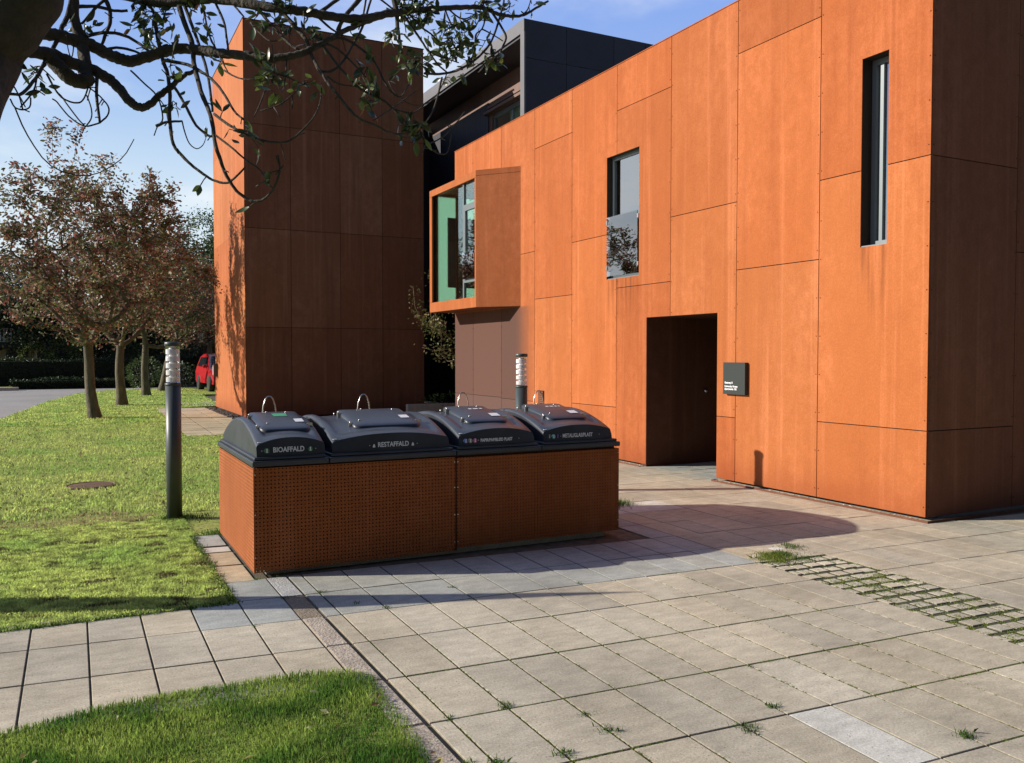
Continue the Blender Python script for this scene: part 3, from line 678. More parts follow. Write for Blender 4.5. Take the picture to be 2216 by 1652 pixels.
# bay window: splayed side, glazed front flush with the far end of the wall
bx0 = 6.707; bA = (XF, 13.83); bB = (bx0, 14.53); bC = (bx0, 16.85)
bay = MB(); z0, z1 = 2.50, 5.045
def pl(s, a, b, z0, z1, th, col):   # upright plate from a to b, thickness to the inside
    d_ = Vector((b[0] - a[0], b[1] - a[1], 0)).normalized(); n_ = Vector((-d_.y, d_.x, 0))
    q_ = [(a[0], a[1]), (b[0], b[1]), (b[0] - n_.x * th, b[1] - n_.y * th), (a[0] - n_.x * th, a[1] - n_.y * th)]
    ar = sum(q_[i][0] * q_[(i+1) % 4][1] - q_[(i+1) % 4][0] * q_[i][1] for i in range(4))
    s.prism(q_ if ar > 0 else q_[::-1], z0, z1, col)
pl(bay, bA, bB, z0, z1 - .105, .012, (.80, .80, .85)); pl(bay, bA, bB, z1 - .098, z1, .012, (.78, .76, .8))
bay.box((bx0, 14.53, z0), (bx0 + .03, 16.85, 2.70), (1, 1, 1)); bay.box((bx0, 14.53, 4.915), (bx0 + .03, 16.85, z1), (.95, .95, .95))
bay.box((bx0, 14.53, 2.705), (bx0 + .03, 14.58, 4.91), (1, 1, 1)); bay.box((bx0, 16.73, 2.705), (bx0 + .03, 16.85, 4.91), (1, 1, 1))
bay.box((bx0 + .03, 16.83, z0), (XF - .004, 16.85, 2.56)); bay.box((bx0 + .03, 16.83, 4.96), (XF - .004, 16.85, z1))
bay.prism([(XF - .002, 13.84), (XF - .002, 16.83), (bx0 + .03, 16.83), (bx0 + .03, 14.56)], z0 + .003, z0 + .03, (.5, .45, .45))
bay.prism([(XF - .002, 13.84), (XF - .002, 16.83), (bx0 + .03, 16.83), (bx0 + .03, 14.56)], z1 - .03, z1 - .006, (.7, .6, .6))
by = sub(bay, 'bay_window', M['corten'], bld)
q = MB(); x = bx0 + .05
q.box((x, 15.19, 2.70), (x + .05, 15.24, 4.915)); q.box((x, 14.58, 4.44), (x + .05, 15.19, 4.50)); q.box((x, 14.58, 3.0), (x + .05, 15.19, 3.05))
q.box((x - .004, 15.12, 3.05), (x + .046, 15.19, 4.44)); q.box((x, 14.58, 3.55), (x + .05, 15.12, 3.59)); q.box((x - .004, 14.58, 4.38), (x + .04, 15.12, 4.44)); q.box((x, 14.555, 2.7), (x + .05, 14.58, 4.915))
sub(q, 'frame', M['alu'], by)
q = MB(); q.box((x + .02, 15.24, 2.70), (x + .026, 16.73, 4.915)); q.box((x + .02, 14.58, 2.70), (x + .026, 15.19, 4.915)); sub(q, 'pane', M['glass_bay'], by)
q = MB(); q.box((bx0 - .004, 14.6, 3.06), (bx0 + .004, 15.16, 3.58)); sub(q, 'guard_glass', M['glass_clear'], by)
# added translucent sheet at the end return; low sun from outside makes it glow
q = MB(); q.box((bx0 + .18, 16.826, 2.562), (7.95, 16.832, 4.958)); sub(q, 'sunlit_bay_sheet', M['bay_sheet'], by)
q = MB(); q.box((7.10, 16.806, 3.04), (7.95, 16.82, 4.52)); q.box((bx0 + .03, 16.806, 2.562), (bx0 + .17, 16.84, 4.958)); sub(q, 'dark_board', M['inside'], by)
q = MB(); q.box((XF + 1.0, 13.6, 2.4), (XF + 1.05, 16.80, 5.2)); q.box((XF + .16, 13.6, 4.98), (XF + 1.0, 16.83, 5.0)); q.box((XF + .16, 13.6, 2.5), (XF + 1.0, 16.83, 2.55)); q.box((XF + .16, 13.55, 2.4), (XF + 1.0, 13.6, 5.2))
sub(q, 'room_shell', M['inside'], by)

# ---- wall sign
def text(name, s, size, loc, rot, m, parent, bold=.0, align='LEFT', sx=1.0):
    cu = bpy.data.curves.new(name, 'FONT'); cu.body = s; cu.size = size; cu.offset = bold; cu.extrude = .0006; cu.align_x = align; cu.resolution_u = 3
    o = bpy.data.objects.new(name, cu); C.objects.link(o); bpy.context.view_layer.update()
    me = bpy.data.meshes.new_from_object(o.evaluated_get(bpy.context.evaluated_depsgraph_get()))
    bpy.data.objects.remove(o); me.name = name; me.materials.clear(); me.materials.append(m)
    o = bpy.data.objects.new(name, me); put(o, parent); o.rotation_euler = rot; o.scale = (sx, 1, 1)
    tot = Vector((0, 0, 0)); r = parent
    while r is not None: tot += Vector(r.location); r = r.parent
    o.location = Vector(loc) - tot; return o
sg = thing('wall_sign', 'small dark grey square sign with white lettering on the orange wall beside the doorway', 'sign', loc=(XF - .05, 8.09, 1.31))
q = MB(); q.box((XF - .055, 7.895, 1.115), (XF - .002, 8.285, 1.51)); sub(q, 'sign_panel', M['signgrey'], sg, bevel=.002)
for i, (t_, z) in enumerate((('Gateway B', 1.248), ('University House', 1.203), ('Apartments 102', 1.170))):
    text('lettering', t_, .033, (XF - .0565, 8.255, z), (R(90), 0, R(-90)), M['white'], sg, bold=.0012)

# ---- tower
TX0, TX1, TY0, TY1, TH = 3.855, 8.66, 22.2, 27.42, 10.0
tw = thing('steel_tower', 'tall brown rusted steel tower block standing behind the waste bins', 'building', loc=(TX0, TY0, 0))
zc = [.03, 2.31, 4.816, 7.43, TH]; xc = [TX0 + .011, 5.01, 6.31, 7.47, TX1]; yc = [TY0 - .0, 23.9, 25.65, TY1]
a_, b_ = MB(), MB()
wall(a_, None, 'y', TY0, -1, [(xc[i], xc[i+1], zc[j], zc[j+1]) for i in range(4) for j in range(4)], tv=.16, bolts=False, gap=.013)
a_2 = MB(); wall(a_2, None, 'x', TX0, -1, [(yc[i], yc[i+1], zc[j], zc[j+1]) for i in range(3) for j in range(4)], tv=.05, bolts=False, gap=.003)
wall(a_, None, 'x', TX1 + .01, 1, [(yc[i] + .012, yc[i+1], zc[j], zc[j+1]) for i in range(3) for j in range(4)], bolts=False)
sub(a_, 'front_panels', M['corten_brown_shade'], tw)
M['corten_tower_lit'] = corten('weathering_steel_tower_lit', (0.41, 0.130, 0.040), (0.25, 0.065, 0.022), streak=.5)  # lighter copy for the sunlit side; the sunlight is in its colour
sub(a_2, 'side_panels', M['corten_tower_lit'], tw)
q = MB(); q.box((TX0 + .012, TY0 + .012, 0.02), (TX1 - .002, TY1, TH - .1)); sub(q, 'tower_core', M['core'], tw)
q = MB(); q.box((TX0 - .012, TY0 - .012, TH), (TX1 + .02, TY1, TH + .02), (.6, .55, .5)); sub(q, 'roof_cap', M['corten_brown_shade'], tw)
wl = thing('wall_lamp', 'small grey rectangular lamp fixed to the sunlit side of the tower', 'wall lamp', loc=(TX0, 26.95, 1.1))
q = MB(); q.box((TX0 - .12, 26.9, .95), (TX0 - .002, 27.0, 1.35)); sub(q, 'housing', M['post'], wl, bevel=.006)
q = MB(); q.box((TX0 - .135, 26.91, 1.0), (TX0 - .121, 26.99, 1.3)); sub(q, 'lamp_cover', M['reflector'], wl)

# ---- black building with overhanging roof
blk = thing('black_building', 'black clad building with an overhanging grey roof edge rising behind the orange wall', 'building', loc=(9.95, 18.72, 0))
BX, BY, BH = 9.955, 18.72, 9.88
q = MB(); cl_ = []
for i, (a, b) in enumerate(((BX + .006, 11.17), (11.17, 12.6), (12.6, 13.6), (13.6, 15), (15, 17), (17, 20))):
    zz = [.0, 3.0, 6.0, 8.93 if i % 3 != 1 else 8.93, BH]
    for z0_, z1_ in zip(zz[:-1], zz[1:]): cl_.append((a, b, z0_, z1_))
wall(q, None, 'y', BY, -1, cl_, tv=.12, bolts=False, gap=.012)
for a in (10.45, 11.9, 14.4): pass
sub(q, 'side_cladding', M['black_panel'], blk)
q = MB(); q.box((BX, BY + .012, 9.56), (BX + .05, 34, BH)); q.box((BX, BY - .004, 0), (BX + .05, BY + .2, 9.56)); q.box((BX + .05, BY + .012, BH - .02), (20, 34, BH))
sub(q, 'roof_fascia', M['fascia'], blk)
q = MB(); q.box((BX + .05, BY + .02, 0), (10.95, BY + .18, 9.5)); q.box((BX + .05, BY + .18, 9.5), (20, 34, 9.56)); q.box((19.9, BY + .05, 0), (20, 34, 9.5))
sub(q, 'soffit', M['black_panel'], blk)
q = MB(); q.box((8.0, 27.44, 0), (10.95, 27.9, 9.3)); sub(q, 'sun_block_wall', M['black_panel'], blk)  # added wall that keeps the sun off the siding beyond the tower
WX = 10.95; wy0, wy1, wz0, wz1 = 19.3, 22.6, 6.3, 8.62
q = MB()
for r in subtract((BY + .18, 34, 0, 9.5), (wy0, wy1, wz0, wz1)): q.box((WX, r[0], r[2]), (WX + .12, r[1], r[3]))
sub(q, 'recessed_wall', M['brown_wall'], blk)
q = MB()
for i in range(60): q.box((WX - .03, 22.78 + i * .18, .0), (WX - .002, 22.95 + i * .18, 9.0))
sub(q, 'dark_siding', M['black_panel'], blk)
q = MB(); q.box((WX - .14, wy0 - .1, wz1 + .02), (WX, wy1 + .3, wz1 + .1)); q.box((WX - .1, wy0 - .1, wz1 + .16), (WX, wy1 + .1, wz1 + .24)); lg = sub(q, 'window_hood', M['brown_wall'], blk)
q = MB(); q.box((WX + .08, wy0, wz0), (WX + .14, wy1, wz0 + .07))
for y in (wy0, 20.35, 21.4, wy1 - .06): q.box((WX + .08, y, wz0 + .07), (WX + .14, y + .06, wz1))
q.box((WX + .06, wy0, wz1 - .12), (WX + .14, wy1, wz1)); wf = sub(q, 'window_frame', M['alu'], blk)
q = MB(); q.box((WX + .10, wy0, wz0), (WX + .106, wy1, wz1)); sub(q, 'pane', M['glass_bay'], wf)
q = MB(); n_ = 90
pts = [(WX + .3 + .05 * math.sin(i * 1.3) + .02 * math.sin(i * .41), wy0 - .1 + i * (wy1 - wy0 - .5) / n_) for i in range(n_)]
for a, b in zip(pts[:-1], pts[1:]): q.face([(a[0], a[1], wz0 - .2), (a[0], a[1], wz1 + .1), (b[0], b[1], wz1 + .1), (b[0], b[1], wz0 - .2)], smooth=True)
sub(q, 'curtain', M['curtain'], wf)
q = MB(); q.box((WX + .9, wy0 - .5, wz0 - .5), (WX + .95, wy1 + .5, wz1 + .5)); sub(q, 'dark_room', M['inside'], wf)
lw = thing('low_wall', 'low pale concrete kerb wall in the dark gap between tower and bay window', 'low wall', loc=(8.9, 19.6, 0))
q = MB(); q.box((7.7, 20.9, 0), (10.6, 21.05, .32), (.45, .42, .36)); sub(q, 'coping', M['slab'], lw)

# ================================================================ BINS
EX0, EX1, EY0, EY1, EZ = 1.132, 4.283, 6.262, 7.88, .785
enc = thing('bin_enclosure', 'long box of perforated rusted steel panels holding the four dark waste bins', 'bin enclosure', loc=(2.7, 7.07, 0))
def plate(x0, y0, z0, x1, y1, z1, nm='perforated_panel'):
    q = MB(); q.box((x0, y0, z0), (x1, y1, z1)); return sub(q, nm, M['corten_bin'], enc)
plate(EX0, EY0, .03, 2.706, EY0 + .003, EZ); plate(2.722, EY0, .05, EX1, EY0 + .003, EZ - .008)
plate(EX0, EY0 + .003, .03, EX0 + .003, EY1, EZ); plate(EX1 - .003, EY0 + .003, .06, EX1, EY1, EZ - .008); plate(EX0 + .003, EY1 - .003, .03, EX1 - .003, EY1, EZ)
q = MB()
for x in (2.714,): q.box((x - .008, EY0 + .004, .03), (x + .008, EY0 + .03, EZ - .01), (.5, .45, .4))
for x0, x1, y0, y1 in ((EX0 + .03, EX1 - .03, EY0 + .03, EY0 + .05), (EX0 + .03, EX1 - .03, EY1 - .05, EY1 - .03), (EX0 + .03, EX0 + .05, EY0 + .05, EY1 - .05), (EX1 - .05, EX1 - .03, EY0 + .05, EY1 - .05)):
    q.box((x0, y0, .70), (x1, y1, .815), (.6, .5, .45))
sub(q, 'frame_rail', M['corten_edge'], enc)
for x in (2.70, 2.728):
    for z in (.10, .32, .54, .745): q = MB(); q.box((x - .004, EY0 - .004, z - .004), (x + .004, EY0, z + .004)); sub(q, 'bolt', M['steel'], enc)
for z in (.14, .45, .74):
    for x in (EX0 + .010, EX1 - .010): q = MB(); q.box((x - .004, EY0 - .004, z - .004), (x + .004, EY0, z + .004)); sub(q, 'bolt', M['steel'], enc)
q = MB(); q.box((EX0 + .1, EY0 + .08, -.02), (EX1 - .1, EY1 - .08, .045), (.55, .53, .46)); sub(q, 'concrete_footing', M['slab'], enc)
def lid_z(y, t):
    """height of the lid's skin: y across the bin, t 0..1 along it"""
    yf, yp, yb = 6.325, 7.02, 7.83
    if y <= yp: s_ = (y - yf) / (yp - yf); z = .945 + .158 * math.sin(math.pi / 2 * s_) ** .9 if s_ > 0 else .945
    else: s_ = (y - yp) / (yb - yp); z = 1.103 - .175 * s_ ** 1.9
    cx_ = 1 - abs(2 * t - 1) ** 2.2
    fr = max(0, 1 - (y - yf) / .55)
    return z + (.040 * fr + .012) * cx_
def smooth(a, b, x):
    x = min(1, max(0, (x - a) / (b - a))); return x * x * (3 - 2 * x)
def make_bin(rx0, rx1, x0, x1, hx0, hx1, label, words, wx, size, icons, stickers, loopx, wid=1.0):
    cx = (rx0 + rx1) / 2
    t = thing('waste_bin', label, 'waste bin', 'waste bins in the rusted steel enclosure', loc=(cx, 7.07, .79))
    q = MB(); q.box((rx0 + .03, EY0 + .07, .05), (rx1 - .03, EY1 - .07, .79)); sub(q, 'body', M['inside'], t)
    q = MB(); q.box((rx0 + .003, 6.245, .797), (rx1 - .003, 7.90, .838)); q.box((rx0 + .02, 6.27, .838), (rx1 - .02, 7.88, .862))
    sub(q, 'rim', M['plastic'], t, bevel=.008)
    nx, ny = 28, 44; ysl = [6.325] + [6.325 + (7.83 - 6.325) * (j / ny) for j in range(1, ny)] + [7.83]
    V = []; q = MB()
    def e(i): return i / nx
    # skin grid; last rows fall down to the rim
    prof = [(6.305, .862), (6.312, .90)] + [(y, None) for y in ysl] + [(7.845, .90), (7.85, .862)]
    ts = [0, .006, .02, .05] + [k / nx for k in range(2, nx - 1)] + [.95, .98, .994, 1]
    grid = []
    for (y, z) in prof:
        row = []
        for tt in ts:
            if z is None:
                zz = lid_z(y, tt)
                edge = min(tt, 1 - tt) * (x1 - x0)
                # raised ribs along both ends, shallow well between them
                well = smooth(.055, .085, edge) * smooth(6.36, 6.46, y) * (1 - smooth(7.45, 7.6, y)); zz -= .022 * well
                if edge < .012: zz -= .012 - edge if edge > 0 else .02
            else: zz = z
            bow = -.012 * (1 - abs(2 * tt - 1) ** 2) * (1 if y < 6.33 else 0)
            row.append((x0 + (x1 - x0) * tt, y + bow, zz))
        grid.append(row)
    k = len(q.v); W_ = len(ts)
    for r in grid: q.v += r
    for a in range(len(grid) - 1):
        for b in range(W_ - 1):
            q.f.append((k + a*W_ + b, k + a*W_ + b + 1, k + (a+1)*W_ + b + 1, k + (a+1)*W_ + b)); q.c.append((1, 1, 1)); q.sm.append(True)
    for b, fl in ((0, False), (W_ - 1, True)):   # end faces
        top = [k + a * W_ + b for a in range(len(grid))]
        base = len(q.v); q.v += [(q.v[i][0], q.v[i][1], .861) for i in top]
        for a in range(len(top) - 1):
            f = (top[a], top[a+1], base + a + 1, base + a); q.f.append(f if not fl else f[::-1]); q.c.append((1, 1, 1)); q.sm.append(False)
    lid = sub(q, 'lid', M['plastic'], t)
    m_ = lid.modifiers.new('es', 'EDGE_SPLIT'); m_.split_angle = R(38)
    # flap over the chute: rounded slab following the lid's slope
    y0_, y1_ = 6.50, 7.08; q = MB(); n_ = 14; hz = []
    def zt(y): return 1.012 + .155 * math.sin(math.pi / 2 * min(1, (y - 6.40) / .72)) * .80
    outline = []; r = .06
    for cxx, cyy, a0 in ((hx1 - r, y0_ + r, -90), (hx1 - r, y1_ - r, 0), (hx0 + r, y1_ - r, 90), (hx0 + r, y0_ + r, 180)):
        for i in range(7): a = R(a0 + i * 15); outline.append((cxx + r * math.cos(a), cyy + r * math.sin(a)))
    rings = []
    ccx, ccy = (hx0 + hx1) / 2, (y0_ + y1_) / 2
    for sc_, dz in ((1.0, -.034), (1.0, -.010), (.985, -.002), (.955, .003), (.8, .008), (.5, .011), (.2, .012)):
        ring = []
        for px, py in outline:
            X = ccx + (px - ccx) * sc_; Y = ccy + (py - ccy) * sc_
            ring.append((X, Y, zt(Y) + dz))
        rings.append(ring)
    k = len(q.v); n_ = len(outline)
    for ring in rings: q.v += ring
    for a in range(len(rings) - 1):
        for b in range(n_):
            q.f.append((k + a*n_ + b, k + a*n_ + (b+1) % n_, k + (a+1)*n_ + (b+1) % n_, k + (a+1)*n_ + b)); q.c.append((1, 1, 1)); q.sm.append(True)
    q.f.append(tuple(k + (len(rings)-1)*n_ + b for b in range(n_))); q.c.append((1, 1, 1)); q.sm.append(True)
    hatch = sub(q, 'chute_flap', M['plastic'], t)
    # steel hinges, lock, screws
    for y in (6.60, 6.93):
        q = MB(); q.box((hx0 - .022, y - .012, zt(y) - .05), (hx0 + .006, y + .012, zt(y) - .006)); q.tube([(hx0 - .012, y - .018, zt(y) + .002), (hx0 - .012, y + .018, zt(y) + .004)], .007, 8); sub(q, 'hinge', M['steel'], hatch)
    for X, Y in ((hx0 + .07, 6.62), (hx0 + .36 * (hx1 - hx0), 7.0), (hx1 - .10, 6.95)): q = MB(); q.lathe((X, Y), [(.008, zt(Y) + .006), (.008, zt(Y) + .014), (.004, zt(Y) + .017)], 10); sub(q, 'screw', M['steel'], hatch)
    q = MB(); q.box((hx1 - .012, 6.60, zt(6.6) - .012), (hx1 + .03, 6.64, zt(6.62) + .004)); sub(q, 'lock', M['steel'], hatch)
    # sticker plates lying on the flap
    for (sx0, sx1, sy0, sy1, m2) in stickers:
        q = MB(); q.face([(hx0 + sx0, sy0, zt(sy0) + .0135), (hx0 + sx1, sy0, zt(sy0) + .0135), (hx0 + sx1, sy1, zt(sy1) + .0135), (hx0 + sx0, sy1, zt(sy1) + .0135)]); sub(q, 'sticker', M[m2], hatch)
    # lifting loop
    yl = 7.22; zb = lid_z(yl, .5) - .03
    pth = [(-.060, zb), (-.056, zb + .045), (-.048, zb + .11), (-.030, zb + .163), (-.012, zb + .183), (.012, zb + .183), (.030, zb + .163), (.048, zb + .11), (.056, zb + .045), (.060, zb)]
    q = MB(); q.tube([(loopx + a, yl, b) for a, b in pth], .0052, 10); q.box((loopx - .075, yl - .02, zb - .02), (loopx + .075, yl + .02, zb + .004)); sub(q, 'lifting_loop', M['steel'], t)
    for X in (x0 + .25 * (x1 - x0), x0 + .8 * (x1 - x0)): q = MB(); q.lathe((X, 7.12), [(.007, lid_z(7.12, .4) - .024), (.007, lid_z(7.12, .4) - .004), (.003, lid_z(7.12, .4))], 8); sub(q, 'lid_bolt', M['steel'], t)
    # lettering on the upright front
    text('lettering', words, size, (wx, 6.2915, .893), (R(90 - 4), 0, 0), M['printgrey'], t, bold=.0012, sx=wid)
    for kind, ix, m2 in icons:
        q = MB(); z = .905; y = 6.2925; rr = .019
        if kind == 'disc':
            q.tube([(ix, y, z), (ix, y + .004, z)], rr, 20); o_ = sub(q, 'emblem', M[m2], t)
            q = MB(); q.box((ix - .004, y - .0015, z - .011), (ix + .004, y, z + .008)); q.tube([(ix, y - .0016, z + .012), (ix, y, z + .012)], .005, 10); q.box((ix - .008, y - .0014, z - .012), (ix + .008, y, z - .008)); sub(q, 'emblem_figure', M['printgrey'], o_)
        elif kind == 'fig':
            q.box((ix - .006, y, z - .014), (ix + .006, y + .002, z + .008)); q.tube([(ix, y, z + .014), (ix, y + .002, z + .014)], .006, 10); sub(q, 'emblem', M[m2], t)
        elif kind == 'bag':
            q.face([(ix - .011, y, z - .014), (ix + .011, y, z - .014), (ix + .008, y, z + .002), (ix + .003, y, z + .012), (ix - .003, y, z + .012), (ix - .008, y, z + .002)]); sub(q, 'emblem', M[m2], t)
        elif kind == 'dot':
            q.tube([(ix, y, z + .002), (ix, y + .003, z + .002)], .0035, 8); sub(q, 'front_screw', M['steel'], t)
    q = MB(); q.box((x0 + .012, 6.33, lid_z(6.34, .04) + .001), (x0 + .04, 6.345, lid_z(6.34, .04) + .004)); sub(q, 'small_badge', M['printgrey'], t)
    return t
make_bin(1.120, 1.682, 1.165, 1.665, 1.235, 1.615, 'narrow waste bin with a green sticker lettered BIOAFFALD, leftmost in the enclosure', 'BIOAFFALD', 1.278, .052, (('disc', 1.236, 'dgreen'), ('disc', 1.552, 'dgreen'), ('dot', 1.200, 0), ('dot', 1.592, 0)),
    ((.155, .262, 6.80, 6.90, 'green'), (.285, .352, 6.63, 6.71, 'white')), 1.44, .86)
make_bin(1.682, 2.714, 1.722, 2.672, 1.955, 2.515, 'widest waste bin lettered RESTAFFALD, second from the left in the enclosure', 'RESTAFFALD', 2.072, .052, (('bag', 2.042, 'printgrey'), ('bag', 2.358, 'printgrey'), ('dot', 2.008, 0), ('dot', 2.395, 0)),
    ((.430, .505, 6.64, 6.72, 'white'),), 2.25, .86)
make_bin(2.714, 3.494, 2.762, 3.452, 2.925, 3.315, 'waste bin lettered PAPIR/PAP/BLØD PLAST, third from the left in the enclosure', 'PAPIR/PAP/BLØD PLAST', 2.945, .036, (('disc', 2.815, 'blue'), ('disc', 2.856, 'greyp'), ('disc', 2.897, 'pink'), ('dot', 2.928, 0), ('dot', 3.30, 0)),
    ((.27, .355, 6.60, 6.68, 'white'), (.16, .19, 6.83, 6.86, 'white'), (.205, .25, 6.83, 6.86, 'white'), (.265, .29, 6.83, 6.86, 'white')), 3.20, .78)
make_bin(3.494, 4.29, 3.548, 4.238, 3.715, 4.115, 'waste bin lettered METAL/GLAS/PLAST, rightmost in the enclosure nearest the doorway', 'METAL/GLAS/PLAST', 3.722, .046, (('fig', 3.598, 'greyp'), ('disc', 3.636, 'teal'), ('fig', 3.676, 'violet'), ('dot', 3.705, 0), ('dot', 4.095, 0)),
    ((.27, .355, 6.60, 6.68, 'white'), (.15, .18, 6.83, 6.86, 'white'), (.195, .23, 6.83, 6.86, 'white'), (.245, .27, 6.83, 6.86, 'white'), (.285, .30, 6.83, 6.86, 'white')), 4.0, .76)

# ================================================================ BOLLARD LIGHTS
def bollard(loc, h, label):
    t = thing('bollard_light', label, 'bollard light', 'grey bollard lights with louvred tops', loc=loc)
    r = .072; q = MB(); q.lathe((0, 0), [(r, -.02), (r, 1.32)], 32); q.lathe((0, 0), [(r + .003, 1.305), (r + .003, 1.325), (r - .008, 1.33)], 32); q.build('post', M['post'], t)
    q = MB()
    for i in range(5):
        z = 1.338 + i * .068; q.lathe((0, 0), [(.030, z), (.0630, z + .002), (.0630, z + .046), (.034, z + .053), (.030, z + .066)], 28)
    lv = q.build('louvres', M['reflector'], t); m_ = lv.modifiers.new('es', 'EDGE_SPLIT'); m_.split_angle = R(35)
    q = MB(); q.lathe((0, 0), [(r - .006, 1.326), (r - .006, 1.69)], 32); q.build('lens', M['glass_lens'], t)
    q = MB(); q.lathe((0, 0), [(r - .01, 1.686), (r + .003, 1.688), (r + .003, 1.722), (r - .003, 1.728), (.001, 1.73)], 32); q.build('cap', M['post'], t)
    t.scale = (1, 1, h / 1.73); return t
M['glass_lens'] = glass('clear_lens', (.985, .985, .99), .35, .0)
b1 = bollard((.857, 8.91, 0), 1.73, 'grey bollard light standing in the lawn left of the bin enclosure')
def copy_tree(o, parent=None):
    c = o.copy(); C.objects.link(c); c.parent = parent
    for ch in o.children: copy_tree(ch, c)
    return c
b2 = copy_tree(b1); b2.location = (4.667, 8.84, 0); b2.scale = (.98, .98, 1.62 / 1.73); b2['label'] = 'grey bollard light behind the third and fourth bins, in front of the orange wall'

# added pillar out of the frame, shaped to cast the shadow band on the paving
pil = thing('shadow_pillar', 'added out-of-view grey pillar with a slanted top that casts the shadow band on the paving', 'pillar', loc=(-1.05, 6.75, 0))
q = MB()
k = len(q.v); q.v += [(-.17, -.1, 0), (.17, -.1, 0), (.17, .1, 0), (-.17, .1, 0), (-.17, -.1, 1.15), (.06, -.1, 2.02), (.06, .1, 2.02), (-.17, .1, 1.15)]
for f in ((0,3,2,1),(4,5,6,7),(0,1,5,4),(1,2,6,5),(2,3,7,6),(3,0,4,7)): q.f.append(f); q.c.append((1,1,1)); q.sm.append(False)
q.build('pillar_body', M['post'], pil, bevel=.01); pil.rotation_euler = (0, 0, R(66)); pil.location = (-1.15, 6.72, 0)
pil.location = (-1.08, 6.56, 0)
# ================================================================ TREES
def leaf_cloud(P, D, size, cols, seed, flat=.6, aspect=.45, curl=.25):
    """P (n,3) leaf bases -> folded leaf quads (two triangles pairs as 4-gon + tip)"""
    r = np.random.default_rng(seed); n = len(P)
    a = r.normal(0, 1, (n, 3)); a[:, 2] *= flat; a = a + D * .8; a /= np.linalg.norm(a, axis=1)[:, None] + 1e-9
    b = np.cross(a, r.normal(0, 1, (n, 3))); b /= np.linalg.norm(b, axis=1)[:, None] + 1e-9
    c = np.cross(a, b); s = size * r.uniform(.6, 1.25, (n, 1)); w = s * aspect / 2
    q = [P, P + a*s*.3 + b*w + c*w*curl, P + a*s*.7 + b*w*.8 + c*w*curl, P + a*s, P + a*s*.7 - b*w*.8 + c*w*curl, P + a*s*.3 - b*w + c*w*curl]
    V = np.stack(q, 1).reshape(-1, 3); F = (np.arange(n)[:, None] * 6 + np.arange(6)[None])
    k = r.integers(0, len(cols), n); col = np.array(cols)[k] * r.uniform(.7, 1.35, (n, 1))
    return V, F, col
def grow(seed, trunk, radius, zc, zr, ntips, lean=(0, 0), clump=None, squash=1.0):
    """connect scattered tips to a trunk; returns segment list with radii, and tips"""
    r = np.random.default_rng(seed)
    nodes = [(np.array(p, float), -1 if i == 0 else i - 1) for i, p in enumerate(trunk)]
    T = []
    while len(T) < ntips:
        p = r.uniform(-1, 1, 3)
        d_ = np.linalg.norm(p)
        if d_ > 1 or d_ < .3 and r.uniform() < .8: continue
        if p[2] < -.45 and np.hypot(p[0], p[1]) < .35: continue
        bump_ = 1 + .42 * mnoise.noise(tuple(p * 2.1 + seed))+ .18 * mnoise.noise(tuple(p * 5 + seed))
        T.append(np.array([trunk[-1][0] + lean[0] + p[0] * radius * bump_, trunk[-1][1] + lean[1] + p[1] * radius * bump_ * squash, zc + p[2] * zr * bump_]))
    top = nodes[-1][0]; T.sort(key=lambda t: np.linalg.norm(t - top))
    pos = [n[0] for n in nodes]; par = [n[1] for n in nodes]; plen = [i * .3 for i in range(len(nodes))]; tips = []
    start = len(nodes) - 1
    for t in T:
        A = np.array(pos[start:]); dd = np.linalg.norm(A - t, axis=1) + .22 * np.array(plen[start:]) + 1.2 * np.maximum(0, A[:, 2] - t[2])
        i = int(np.argmin(dd)) + start; a = pos[i]; L = np.linalg.norm(t - a); n = max(2, int(L / .35)); prev = i
        bow = np.array([0, 0, -.12 * L]); jit = r.normal(0, .06 * L, 3)
        for k in range(1, n + 1):
            f = k / n; p = a + (t - a) * f + (bow + jit) * math.sin(math.pi * f) * .8
            pos.append(p); par.append(prev); plen.append(plen[prev] + L / n); prev = len(pos) - 1
        tips.append(prev)
    cnt = np.zeros(len(pos)); 
    for t in tips:
        i = t
        while i >= 0: cnt[i] += 1; i = par[i]
    return pos, par, cnt, tips
